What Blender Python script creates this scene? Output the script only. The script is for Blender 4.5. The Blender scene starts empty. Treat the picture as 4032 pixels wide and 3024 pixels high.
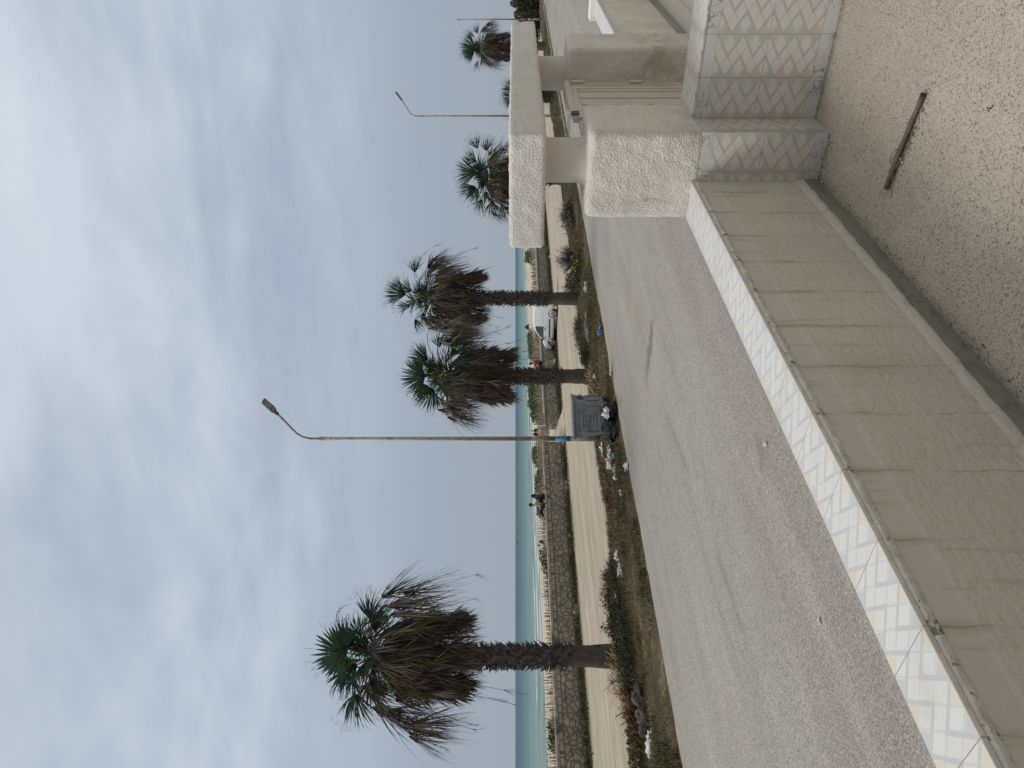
import bpy, bmesh, math, random
from mathutils import Vector, Matrix, noise
R = math.radians
C = bpy.context.scene.collection
sc = bpy.context.scene
# ------------------------------------------------------------------ camera
# world: X runs along the terrace wall and the road, Y towards the sea, Z up.
FPX = 2860.0
CAM = Vector((-3.621, -1.146, 3.1))
FW = Vector((.802, .597, 0)).normalized()
RT = Vector((FW.y, -FW.x, 0))
UP = Vector((0, 0, 1))
PIT = 13 / FPX
F2 = (FW * math.cos(PIT) + UP * math.sin(PIT)).normalized()
U2 = (UP * math.cos(PIT) - FW * math.sin(PIT)).normalized()
cd = bpy.data.cameras.new('camera'); cam = bpy.data.objects.new('camera', cd); C.objects.link(cam)
cd.sensor_width = 36; cd.sensor_fit = 'HORIZONTAL'; cd.lens = 36 * FPX / 4032
cd.clip_start = .05; cd.clip_end = 90000
m = Matrix((-U2, RT, -F2)).transposed().to_4x4(); m.translation = CAM   # held sideways, as the photo was
cam.matrix_world = m
sc.camera = cam
sc.view_settings.view_transform = 'Standard'; sc.view_settings.look = 'None'
sc.view_settings.exposure = 0.0; sc.view_settings.gamma = 1
sc.render.resolution_x = 1024; sc.render.resolution_y = 768

def ray(x, y):
    return F2 + RT * ((3024 - y - 1512) / FPX) + U2 * ((2016 - x) / FPX)
def G(x, y, z=0.0):                    # photo pixel -> point on level z
    r = ray(x, y); return CAM + r * ((z - CAM.z) / r.z)
def PT(x, y, t):                       # photo pixel -> point on the upright plane Y = t
    r = ray(x, y); return CAM + r * ((t - CAM.y) / r.y)
def PD(x, y, d): return CAM + ray(x, y) * d

# ------------------------------------------------------------------ world + sun
SUN_EL, SUN_AZ = R(48), R(128)         # azimuth counter-clockwise from +X
w = bpy.data.worlds.new('World'); sc.world = w; w.use_nodes = True
nt = w.node_tree; nt.nodes.clear()
class B:                               # tiny node-expression helper
    def __init__(s, tree): s.t = tree; s.n = tree.nodes; s.l = tree.links
    def put(s, inp, v):
        if v is None: return
        if hasattr(v, 'is_linked') or isinstance(v, bpy.types.NodeSocket): s.l.new(v, inp)
        else:
            if isinstance(v, (tuple, list)) and len(v) == 3 and inp.type == 'RGBA': v = (*v, 1)
            inp.default_value = v
    def m(s, op, a, b=None, c=None, clamp=False):
        n = s.n.new('ShaderNodeMath'); n.operation = op; n.use_clamp = clamp
        s.put(n.inputs[0], a); s.put(n.inputs[1], b); s.put(n.inputs[2], c); return n.outputs[0]
    def add(s, a, b): return s.m('ADD', a, b)
    def sub(s, a, b): return s.m('SUBTRACT', a, b)
    def mul(s, a, b): return s.m('MULTIPLY', a, b)
    def lt(s, a, b): return s.m('LESS_THAN', a, b)
    def gt(s, a, b): return s.m('GREATER_THAN', a, b)
    def vm(s, op, a, b=None, sc_=None):
        n = s.n.new('ShaderNodeVectorMath'); n.operation = op; s.put(n.inputs[0], a); s.put(n.inputs[1], b)
        if sc_ is not None: s.put(n.inputs['Scale'], sc_)
        return n.outputs[0]
    def coord(s, k='Object'): return s.n.new('ShaderNodeTexCoord').outputs[k]
    def sep(s, v):
        n = s.n.new('ShaderNodeSeparateXYZ'); s.put(n.inputs[0], v); return n.outputs
    def comb(s, x, y, z):
        n = s.n.new('ShaderNodeCombineXYZ')
        for i, v in enumerate((x, y, z)): s.put(n.inputs[i], v)
        return n.outputs[0]
    def noise(s, vec, scale, detail=3, rough=.55, out=0, dist=0.):
        n = s.n.new('ShaderNodeTexNoise'); s.put(n.inputs['Vector'], vec)
        n.inputs['Scale'].default_value = scale; n.inputs['Detail'].default_value = detail
        n.inputs['Roughness'].default_value = rough; n.inputs['Distortion'].default_value = dist
        return n.outputs[out]
    def voro(s, vec, scale, feature='F1', out='Distance', rand=1.):
        n = s.n.new('ShaderNodeTexVoronoi'); n.feature = feature; s.put(n.inputs['Vector'], vec)
        n.inputs['Scale'].default_value = scale; n.inputs['Randomness'].default_value = rand
        return n.outputs[out]
    def scale(s, v, x, y, z): return s.vm('MULTIPLY', v, (x, y, z))
    def mix(s, f, a, b, blend='MIX'):
        n = s.n.new('ShaderNodeMix'); n.data_type = 'RGBA'; n.blend_type = blend
        s.put(n.inputs[0], f); s.put(n.inputs[6], a); s.put(n.inputs[7], b); return n.outputs[2]
    def ss(s, v, a, b, lo=0., hi=1.):  # smooth map range
        n = s.n.new('ShaderNodeMapRange'); n.interpolation_type = 'SMOOTHSTEP'
        s.put(n.inputs[0], v); n.inputs[1].default_value = a; n.inputs[2].default_value = b
        n.inputs[3].default_value = lo; n.inputs[4].default_value = hi; return n.outputs[0]
    def ramp(s, v, stops):
        n = s.n.new('ShaderNodeValToRGB'); e = n.color_ramp.elements
        while len(e) < len(stops): e.new(.5)
        for i, (p, c) in enumerate(stops): e[i].position = p; e[i].color = (*c, 1)
        s.put(n.inputs[0], v); return n.outputs[0]
    def bump(s, h, strength, dist, nrm=None):
        n = s.n.new('ShaderNodeBump'); n.inputs['Strength'].default_value = strength
        n.inputs['Distance'].default_value = dist; s.put(n.inputs['Height'], h)
        if nrm: s.put(n.inputs['Normal'], nrm)
        return n.outputs[0]

b = B(nt)
sky = nt.nodes.new('ShaderNodeTexSky'); sky.sky_type = 'NISHITA'; sky.sun_disc = False
sky.sun_elevation = SUN_EL; sky.sun_rotation = R(90) - SUN_AZ; sky.dust_density = 3; sky.air_density = 1.2
d = b.coord('Generated'); dx, dy, dz = b.sep(d)
zz = b.m('MAXIMUM', dz, 0.0)
fa = b.add(b.mul(dx, FW.x), b.mul(dy, FW.y)); ra = b.add(b.mul(dx, RT.x), b.mul(dy, RT.y))
den = b.add(zz, .16)
pf = b.m('DIVIDE', fa, den); pr = b.m('DIVIDE', ra, den)
pf = b.add(pf, b.mul(pr, .22))
cv = b.comb(b.mul(pr, .62), pf, 0.3)
n1 = b.noise(cv, 1.0, 6, .5, dist=.35)
n2 = b.noise(b.comb(b.mul(pr, .8), pf, 4.4), 3.0, 5, .55, dist=.3)
n3 = b.noise(b.comb(b.mul(pr, .5), pf, 2.1), .55, 2, .5)
cl = b.add(b.mul(n1, .62), b.add(b.mul(n2, .25), b.mul(n3, .30)))
cl = b.ss(cl, .45, .74)
hi = b.mix(cl, (.355, .425, .525), (.73, .79, .86))
base = b.ramp(zz, [(0, (.35, .405, .465)), (.10, (.35, .405, .485)), (.22, (.40, .465, .56)), (.40, (.47, .54, .62)), (.60, (.64, .655, .66)), (1, (.85, .82, .77))])
sk = b.mix(b.mul(b.ss(zz, .13, .36, 0, .9), b.ss(zz, .85, .58)), base, hi)
# ramp's zenith, above the view, made brighter and warmer to light the scene
sk = b.vm('SCALE', sk, sc_=10.0)
mixsky = b.mix(.05, sk, sky.outputs[0])
bg = nt.nodes.new('ShaderNodeBackground'); bg.inputs[1].default_value = .1
nt.links.new(mixsky, bg.inputs[0])
wo = nt.nodes.new('ShaderNodeOutputWorld'); nt.links.new(bg.outputs[0], wo.inputs[0])
sd = bpy.data.lights.new('sun', 'SUN'); sd.energy = 1.45; sd.angle = R(22); sd.color = (1, .965, .91)
sun = bpy.data.objects.new('sun', sd); C.objects.link(sun)
sdir = Vector((math.cos(SUN_EL) * math.cos(SUN_AZ), math.cos(SUN_EL) * math.sin(SUN_AZ), math.sin(SUN_EL)))
sun.rotation_euler = sdir.to_track_quat('Z', 'Y').to_euler(); sun.location = (0, 0, 30)

# ------------------------------------------------------------------ materials
def newmat(name):
    mt = bpy.data.materials.new(name); mt.use_nodes = True
    t = mt.node_tree; p = t.nodes['Principled BSDF']
    return mt, B(t), p
def M(name, col, rough=.7, var=.12, vs=6., bump=0., bs=40., metal=0., spec=.3, dirt=None, trans=0., island=None, dlo=.5):
    mt, b, p = newmat(name)
    co = b.coord()
    n = b.noise(co, vs, 4)
    lo = tuple(c * (1 - var * 1.6) for c in col); hic = tuple(min(1, c * (1 + var * 1.6)) for c in col)
    c = b.ramp(n, [(.28, lo), (.72, hic)])
    if island:
        g_ = mt.node_tree.nodes.new('ShaderNodeNewGeometry'); c = b.mix(b.mul(g_.outputs['Random Per Island'], .75), c, island); c = b.mix(b.ss(g_.outputs['Random Per Island'], .0, .35, .45, 0), c, tuple(v_ * .3 for v_ in col))
    if dirt:
        dn = b.ss(b.noise(co, vs * .6, 5, .65), dlo, dlo + .12); c = b.mix(dn, c, dirt)
    b.put(p.inputs['Base Color'], c); p.inputs['Roughness'].default_value = rough
    p.inputs['Metallic'].default_value = metal; p.inputs['Specular IOR Level'].default_value = spec
    if bump: b.put(p.inputs['Normal'], b.bump(b.noise(co, bs, 4, .6), bump, .02))
    if trans:
        tr = mt.node_tree.nodes.new('ShaderNodeBsdfTranslucent'); b.put(tr.inputs[0], c)
        mx = mt.node_tree.nodes.new('ShaderNodeMixShader'); mx.inputs[0].default_value = trans
        b.l.new(p.outputs[0], mx.inputs[1]); b.l.new(tr.outputs[0], mx.inputs[2])
        b.l.new(mx.outputs[0], mt.node_tree.nodes['Material Output'].inputs[0])
    return mt

def mat_crepi(name, col, strength=.9, patch=False):
    mt, b, p = newmat(name); co = b.coord(); x, y, z = b.sep(co)
    h1 = b.noise(co, 100, 2, .55); h2 = b.noise(co, 210, 3, .6)
    h = b.add(b.ss(h1, .28, .76), b.mul(h2, .45))
    big = b.noise(co, 3.5, 5, .6)
    c = b.ramp(big, [(.3, tuple(v * .90 for v in col)), (.7, tuple(min(1, v * 1.06) for v in col))])
    c = b.mix(b.mul(b.ss(h, .9, .2), .30), c, (col[0] * .62, col[1] * .56, col[2] * .47))
    st = b.ss(b.noise(b.scale(co, 9, 9, 1.3), 1.4, 4, .6), .56, .74, 0, .32)
    c = b.mix(st, c, (.42, .36, .27))
    hc = b.voro(b.vm('ADD', co, b.vm('SCALE', b.noise(co, 9, 4, .6, out=1), sc_=.10)), 3.1, 'DISTANCE_TO_EDGE'); c = b.mix(b.mul(b.ss(hc, .006, .0), b.ss(b.noise(co, 2.4, 2), .52, .60, 0, .6)), c, (.25, .20, .15))
    bs = b.mul(b.ss(b.add(z, b.mul(b.noise(co, 11, 4), .12)), 2.34, 2.22), b.ss(b.noise(co, 6, 5, .7), .40, .62, 0, .45)); c = b.mix(bs, c, (.36, .29, .20))
    if patch:
        pm = b.mul(b.ss(b.add(x, b.mul(b.noise(co, 5, 3), .9)), 1.7, 1.5), b.lt(y, -.0005 + .012))
        pm = b.mul(pm, b.ss(b.add(z, b.mul(b.noise(co, 7, 4), .14)), 3.13, 3.09))
        sm = b.mul(h2, .12)
        hn = b.t.nodes.new('ShaderNodeMix'); b.put(hn.inputs[0], pm); b.put(hn.inputs[2], h); b.put(hn.inputs[3], sm)
        h = hn.outputs[0]
        c = b.mix(b.mul(pm, .8), c, (.62, .60, .555))
    # lichen specks along the upper rim
    sp = b.mul(b.ss(b.noise(co, 34, 4, .7), .60, .68), b.ss(z, 3.112, 3.128)) if patch else None
    if sp is not None: c = b.mix(sp, c, (.05, .045, .04))
    b.put(p.inputs['Base Color'], c); p.inputs['Roughness'].default_value = .85
    p.inputs['Specular IOR Level'].default_value = .2
    b.put(p.inputs['Normal'], b.bump(h, strength, .006)); return mt

def mat_tile(name, ax, ox, ay, oy, gloss=.34, soft=False):
    """printed ceramic tile 0.20 x 0.25: ax = axis of the 0.20 side, ay = axis of the 0.25 side"""
    mt, b, p = newmat(name); co = b.coord(); s = b.sep(co)
    u = b.m('FRACT', b.m('DIVIDE', b.sub(s[ax], ox), .2)); v = b.m('FRACT', b.m('DIVIDE', b.sub(s[ay], oy), .25))
    gu = b.mul(b.m('MINIMUM', u, b.sub(1., u)), .2); gv = b.mul(b.m('MINIMUM', v, b.sub(1., v)), .25)
    g = b.lt(b.m('MINIMUM', gu, gv), .0014)
    a = b.mul(u, 2.); v4 = b.mul(v, 4.)
    t2 = b.sub(1., b.m('ABSOLUTE', b.sub(b.m('MODULO', v4, 2.), 1.)))
    ab = lambda q_: b.m('ABSOLUTE', q_)
    gr = b.lt(b.m('MINIMUM', ab(b.sub(a, t2)), ab(b.sub(b.sub(a, 1.), t2))), .115)
    be = b.lt(b.m('MINIMUM', ab(b.add(b.sub(a, 1.), t2)), ab(b.add(b.sub(a, 2.), t2))), .055)
    if soft: white, gray, beige = (.75, .745, .71), (.57, .575, .57), (.66, .625, .555)
    else: white, gray, beige = (.68, .655, .60), (.475, .46, .435), (.57, .51, .42)
    n_ = b.noise(co, 40, 2); white = b.mix(n_, white, tuple(v_ * .93 for v_ in white))
    c = b.mix(be, white, beige); c = b.mix(gr, c, gray)
    ma = b.m('MINIMUM', a, b.sub(2., a)); lim = b.sub(b.m('MINIMUM', t2, b.sub(1., t2)), .09)
    tm = b.lt(ma, lim); par = b.m('MODULO', b.add(b.m('FLOOR', v4), b.gt(a, 1.)), 2.)
    c = b.mix(tm, c, b.mix(par, tuple(v_ * 1.05 for v_ in gray), (.72, .655, .53) if soft else (.57, .50, .385)))
    wn_ = b.t.nodes.new('ShaderNodeTexWhiteNoise'); b.put(wn_.inputs[0], b.comb(b.m('FLOOR', b.m('DIVIDE', b.sub(s[ax], ox), .2)), b.m('FLOOR', b.m('DIVIDE', b.sub(s[ay], oy), .25)), 0.)); c = b.mix(b.mul(wn_.outputs[0], .16), c, (.45, .43, .39))
    dirt = b.noise(co, 7, 5, .6); c = b.mix(b.ss(dirt, .5, .8, 0, .35), c, (.42, .38, .32))
    c = b.mix(g, c, (.38, .30, .22))
    b.put(p.inputs['Base Color'], c)
    b.put(p.inputs['Roughness'], b.ss(dirt, .3, .8, gloss, .5)); p.inputs['Specular IOR Level'].default_value = .45
    b.put(p.inputs['Normal'], b.bump(b.sub(1., g), .5, .0015)); return mt

def mat_marble(name, axis, off, col=(.61, .60, .57), vein=(.27, .27, .28), pitch=.25):
    mt, b, p = newmat(name); co = b.coord(); s = b.sep(co)
    wv = b.vm('ADD', co, b.vm('SCALE', b.noise(co, 9, 4, .6, out=1), sc_=.12))
    n = b.noise(b.scale(wv, 1, 1, 1.6), 11, 5, .6)
    vn = b.ss(b.m('ABSOLUTE', b.sub(n, .5)), .035, .0)
    cl = b.ss(b.noise(co, 14, 4), .48, .7, 0, .45)
    msk = b.ss(b.noise(co, 6, 2), .42, .6)
    c = b.mix(cl, col, tuple(v * .72 for v in col)); c = b.mix(b.mul(vn, msk), c, vein)
    f = b.m('FRACT', b.m('DIVIDE', b.sub(s[axis], off), pitch)); g = b.lt(b.mul(b.m('MINIMUM', f, b.sub(1., f)), pitch), .0014)
    c = b.mix(b.ss(b.noise(co, 5, 5, .65), .52, .75, 0, .35), c, (.33, .29, .23))
    c = b.mix(g, c, (.33, .25, .18))
    b.put(p.inputs['Base Color'], c); p.inputs['Roughness'].default_value = .33
    return mt

def mat_plaster():
    mt, b, p = newmat('plaster_painted'); co = b.coord(); x, y, z = b.sep(co)
    big = b.noise(co, 2.2, 5, .6)
    c = b.ramp(big, [(.3, (.60, .555, .495)), (.7, (.67, .625, .56))])
    band = b.ss(b.add(z, b.mul(b.noise(co, 6, 3), .05)), 2.085, 2.115)
    c = b.mix(b.mul(band, .5), c, (.60, .58, .52)); c = b.mix(b.ss(b.noise(b.scale(co, 1, 1, .5), 5.5, 5, .65), .52, .76, 0, .22), c, (.42, .35, .29))
    wob = b.mul(b.sub(b.noise(b.comb(b.mul(x, .3), 0., z), 9, 4, .6), .5), .035)
    f = b.m('FRACT', b.add(b.m('DIVIDE', b.add(b.add(x, wob), 1.896), .25), .5))
    dj = b.mul(b.m('ABSOLUTE', b.sub(f, .5)), .25)
    kn = b.noise(b.comb(b.mul(x, 1.9), 0., b.mul(z, 1.2)), 3.2, 3, .5)
    line = b.mul(b.ss(dj, .0045, .0005), b.ss(kn, .30, .55))
    halo = b.mul(b.ss(dj, .028, .0), b.ss(b.add(kn, b.mul(b.sub(z, 1.9), .5)), .40, .75))
    c = b.mix(b.mul(halo, .42), c, (.29, .225, .165)); c = b.mix(b.mul(line, .42), c, (.22, .165, .12))
    dr = b.noise(b.comb(b.mul(x, 3.), 0., b.mul(z, .25)), 6, 4, .6); c = b.mix(b.mul(b.ss(dr, .56, .68), b.ss(z, 1.7, 2.1, .15, .35)), c, (.33, .27, .205))
    low = b.ss(b.add(z, b.mul(b.noise(co, 12, 3), .06)), 1.74, 1.62, 0, .25); c = b.mix(low, c, (.36, .30, .24))
    b.put(p.inputs['Base Color'], c); p.inputs['Roughness'].default_value = .8; p.inputs['Specular IOR Level'].default_value = .25
    h = b.add(b.noise(co, 55, 4, .6), b.mul(b.noise(b.scale(co, 1, 1, 2.2), 22, 3, .5), .9))
    hn = b.mul(h, b.ss(band, 0, 1, 1., .3))
    b.put(p.inputs['Normal'], b.bump(hn, .7, .008)); return mt

def mat_terrazzo():
    mt, b, p = newmat('terrazzo'); co = b.coord(); x, y, z = b.sep(co)
    wv = b.vm('ADD', co, b.vm('SCALE', b.noise(co, 70, 2, .5, out=1), sc_=.008))
    c = (.535, .475, .405)
    def chips(c, sc_, thr, dthr, stops):
        cr = b.sep(b.voro(wv, sc_ * 1.35, out='Color')); ds = b.voro(wv, sc_)
        msk = b.mul(b.gt(cr[0], thr), b.ss(ds, dthr + .04, dthr))
        return b.mix(msk, c, b.ramp(cr[1], stops))
    c = b.mix(b.ss(b.noise(co, 1.6, 5, .6), .35, .7), (.385, .345, .29), (.475, .43, .37))
    c = chips(c, 165, .35, .34, [(0, (.36, .29, .24)), (.5, (.62, .57, .50)), (1, (.44, .37, .31))])
    c = chips(c, 95, .45, .30, [(0, (.40, .33, .28)), (.6, (.60, .54, .47)), (1, (.35, .30, .27))])
    c = chips(c, 88, .62, .30, [(0, (.10, .095, .10)), (.6, (.20, .18, .175)), (1, (.30, .25, .22))])
    c = chips(c, 135, .48, .38, [(0, (.13, .115, .11)), (.6, (.25, .21, .19)), (1, (.36, .30, .26))])
    c = chips(c, 46, .80, .26, [(0, (.12, .11, .115)), (.5, (.24, .21, .20)), (1, (.40, .37, .33))])
    c = chips(c, 120, .72, .34, [(0, (.60, .58, .54)), (1, (.53, .49, .43))])
    st = b.ss(b.noise(co, 2.6, 6, .65), .54, .70, 0, .32); c = b.mix(st, c, (.34, .28, .22))
    # darker ragged band along the foot of the walls
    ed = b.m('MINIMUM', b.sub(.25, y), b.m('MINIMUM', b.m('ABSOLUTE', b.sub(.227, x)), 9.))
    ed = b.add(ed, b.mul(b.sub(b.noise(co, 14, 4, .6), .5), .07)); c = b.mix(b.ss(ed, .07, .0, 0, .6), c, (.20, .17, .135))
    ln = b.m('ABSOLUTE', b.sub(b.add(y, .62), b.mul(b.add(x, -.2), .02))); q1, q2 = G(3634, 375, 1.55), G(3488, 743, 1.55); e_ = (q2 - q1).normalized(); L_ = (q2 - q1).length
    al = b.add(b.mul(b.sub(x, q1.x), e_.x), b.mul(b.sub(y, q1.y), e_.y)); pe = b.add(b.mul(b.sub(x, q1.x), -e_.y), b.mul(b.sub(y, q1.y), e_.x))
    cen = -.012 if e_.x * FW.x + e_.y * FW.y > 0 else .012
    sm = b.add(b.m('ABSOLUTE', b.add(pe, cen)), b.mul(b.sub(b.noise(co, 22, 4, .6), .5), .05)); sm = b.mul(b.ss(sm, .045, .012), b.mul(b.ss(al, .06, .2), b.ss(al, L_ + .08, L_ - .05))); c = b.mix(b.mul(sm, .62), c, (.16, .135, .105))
    c = b.mix(b.mul(b.lt(ln, .0012), b.gt(x, -.7)), c, (.33, .28, .23))
    b.put(p.inputs['Base Color'], c); p.inputs['Roughness'].default_value = .55; p.inputs['Specular IOR Level'].default_value = .3
    b.put(p.inputs['Normal'], b.bump(b.noise(co, 60, 3), .15, .003)); return mt

def mat_asphalt():
    mt, b, p = newmat('worn_asphalt'); co = b.coord(); x, y, z = b.sep(co)
    st = b.noise(b.scale(co, .14, 1, 1), .9, 4, .5); st2 = b.noise(b.scale(co, .4, 1, 1), 2.2, 5, .6)
    c = b.ramp(b.add(b.mul(st, .65), b.mul(st2, .35)), [(.30, (.26, .236, .205)), (.5, (.325, .298, .262)), (.70, (.39, .36, .32))])
    wy = b.add(y, b.mul(b.sub(b.noise(b.scale(co, .25, .6, 1), 1., 4), .5), 3.0))
    lane = b.mul(b.ss(wy, 4.6, 7.0), b.ss(wy, 13.2, 11.0)); c = b.mix(b.mul(lane, .42), c, (.43, .415, .385))
    s3 = b.noise(b.scale(co, .12, 1, 1), 1.5, 4, .55); c = b.mix(b.mul(b.ss(s3, .52, .70), b.ss(wy, 3.5, 6, .1, .45)), c, (.49, .46, .415)); c = b.mix(b.ss(s3, .48, .36, 0, .28), c, (.235, .215, .19))
    gut = b.ss(wy, 4.3, 1.2, 0, .4); c = b.mix(gut, c, (.27, .245, .205))
    rub = b.mul(b.ss(wy, 11.4, 12.9), .65); c = b.mix(rub, c, (.42, .36, .285))
    g0 = b.noise(co, 95, 2, .6); g1 = b.noise(co, 36, 2, .6); g2 = b.noise(co, 7, 5, .75)
    c = b.mix(b.ss(g0, .52, .64, 0, .75), c, (.11, .10, .095)); c = b.mix(b.ss(g0, .46, .36, 0, .6), c, (.56, .52, .47))
    c = b.mix(b.ss(g1, .53, .66, 0, .6), c, (.15, .14, .13)); c = b.mix(b.ss(g1, .45, .33, 0, .45), c, (.55, .515, .46)); c = b.mix(b.ss(g2, .52, .70, 0, .38), c, (.19, .175, .155)); c = b.mix(b.ss(g2, .46, .32, 0, .25), c, (.50, .47, .42))
    pt = b.ss(b.noise(b.scale(co, .28, 1, 1), .9, 5, .6), .60, .68, 0, .45); c = b.mix(pt, c, (.36, .30, .225))
    def scar(c, A_, B_, wd, col, k, nz=.5):     # a worn or broken streak between two spots of the road
        d_ = (B_ - A_); L_ = d_.length; d_.normalize()
        al = b.add(b.mul(b.sub(x, A_.x), d_.x), b.mul(b.sub(y, A_.y), d_.y)); pe = b.add(b.mul(b.sub(x, A_.x), -d_.y), b.mul(b.sub(y, A_.y), d_.x))
        pe = b.add(b.m('ABSOLUTE', b.add(pe, b.mul(b.sub(b.noise(co, 1.2, 3), .5), wd * 2))), b.mul(b.sub(b.noise(co, 5, 4, .7), .5), wd * nz * 2))
        m_ = b.mul(b.ss(pe, wd, wd * .4), b.mul(b.ss(al, -.3, .5), b.ss(al, L_ + .3, L_ - .5))); return b.mix(b.mul(m_, k), c, col), m_
    c, _ = scar(c, G(2500, 1150), G(2480, 1330), .55, (.42, .33, .235), .5)
    c, _ = scar(c, G(2590, 1290), G(2580, 1560), .5, (.41, .345, .255), .5)
    c, pm = scar(c, G(2572, 1250), G(2545, 1500), .26, (.15, .13, .10), .7, 1.5)
    c, _ = scar(c, G(2625, 1630), G(2720, 1880), .10, (.17, .155, .13), .35, 1.6)
    c, _ = scar(c, G(2810, 2130), G(2950, 2560), .12, (.20, .18, .155), .35, 1.8)
    c, _ = scar(c, G(2985, 1730), G(3005, 1830), .14, (.13, .115, .10), .7, .8)
    b.put(p.inputs['Base Color'], c); p.inputs['Roughness'].default_value = .88; p.inputs['Specular IOR Level'].default_value = .2
    b.put(p.inputs['Normal'], b.bump(b.sub(b.add(g1, b.mul(b.noise(co, 5, 3), .6)), pm), .5, .012)); return mt

def mat_sand(name='sand_track', tint=1.):
    mt, b, p = newmat(name); co = b.coord(); x, y, z = b.sep(co)
    st = b.noise(b.scale(co, .06, 1, 1), 1.4, 7, .62); s2 = b.noise(b.scale(co, .12, 1, 1), 5.5, 5, .65)
    k = tint
    c = b.ramp(b.add(b.mul(st, .5), b.mul(s2, .5)), [(.36, (.27 * k, .23 * k, .175 * k)), (.49, (.42 * k, .365 * k, .285 * k)), (.62, (.53 * k, .47 * k, .375 * k))])
    sp = b.noise(b.scale(co, .35, 1, 1), 13, 3, .6); c = b.mix(b.ss(sp, .56, .70, 0, .5), c, (.26, .205, .15))
    rt = b.noise(b.scale(co, .035, 1, 1), 3.1, 6, .7); c = b.mix(b.ss(rt, .53, .64, 0, .5), c, (.36, .29, .21)); c = b.mix(b.ss(rt, .46, .36, 0, .45), c, (.68, .61, .50))
    pe = b.noise(co, 30, 2, .6); c = b.mix(b.ss(pe, .60, .7, 0, .4), c, (.66, .60, .51))
    gr = b.ss(b.add(y, b.mul(b.noise(b.scale(co, .3, 1, 1), 1.2, 5, .65), 3.0)), 28.9, 30.3, 0, .85); c = b.mix(b.mul(gr, b.lt(y, 31)), c, (.12, .115, .06))
    b.put(p.inputs['Base Color'], c); p.inputs['Roughness'].default_value = .95; p.inputs['Specular IOR Level'].default_value = .1
    b.put(p.inputs['Normal'], b.bump(b.add(sp, s2), .5, .03)); return mt

def mat_verge():
    mt, b, p = newmat('verge_soil'); co = b.coord(); x, y, z = b.sep(co)
    n = b.noise(b.scale(co, .35, 1, 1), 1.6, 6, .65); n2 = b.noise(co, 9, 5, .65)
    c = b.ramp(b.add(b.mul(n, .55), b.mul(n2, .45)), [(.40, (.060, .050, .030)), (.53, (.105, .087, .053)), (.60, (.18, .145, .095)), (.70, (.34, .28, .20))])
    b.put(p.inputs['Base Color'], c); p.inputs['Roughness'].default_value = .95; p.inputs['Specular IOR Level'].default_value = .1
    b.put(p.inputs['Normal'], b.bump(n2, .8, .04)); return mt

def mat_stone(name='rubble_stone', sc_=2.3, dark=1.):
    mt, b, p = newmat(name); co = b.coord(); x, y, z = b.sep(co)
    wv = b.vm('ADD', b.comb(x, 0., b.mul(z, 1.15)), b.vm('SCALE', b.noise(co, 2.5, 3, .5, out=1), sc_=.14))
    e1 = b.voro(wv, sc_ * 1.35, 'DISTANCE_TO_EDGE'); cc = b.sep(b.voro(wv, sc_, out='Color'))
    # squarer course along the top
    cz = b.comb(b.mul(x, 2.6), 0., 0.); e2 = b.voro(cz, 1., 'DISTANCE_TO_EDGE', rand=.6)
    top = b.gt(z, 1.02)
    edge = b.t.nodes.new('ShaderNodeMix'); b.put(edge.inputs[0], top); b.put(edge.inputs[2], b.m('DIVIDE', e1, 1.)); b.put(edge.inputs[3], b.mul(e2, 1.1))
    e = edge.outputs[0]
    hl = b.m('MINIMUM', b.m('ABSOLUTE', b.sub(z, 1.02)), b.m('ABSOLUTE', b.sub(z, .22)))
    mo = b.m('MAXIMUM', b.ss(e, .070, .030), b.ss(hl, .04, .02))
    c = b.ramp(b.add(b.mul(cc[0], .6), b.mul(b.noise(co, 5, 4), .4)), [(.2, (.29 * dark, .245 * dark, .185 * dark)), (.8, (.43 * dark, .37 * dark, .285 * dark))])
    c = b.mix(mo, c, (.15, .125, .09))
    c = b.mix(b.ss(b.noise(b.scale(co, .4, 1, 2), 1.5, 5, .65), .52, .72, 0, .4), c, (.13, .115, .08))
    b.put(p.inputs['Base Color'], c); p.inputs['Roughness'].default_value = .9; p.inputs['Specular IOR Level'].default_value = .15
    b.put(p.inputs['Normal'], b.bump(b.ss(e, .03, .14), .8, .04)); return mt

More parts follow.
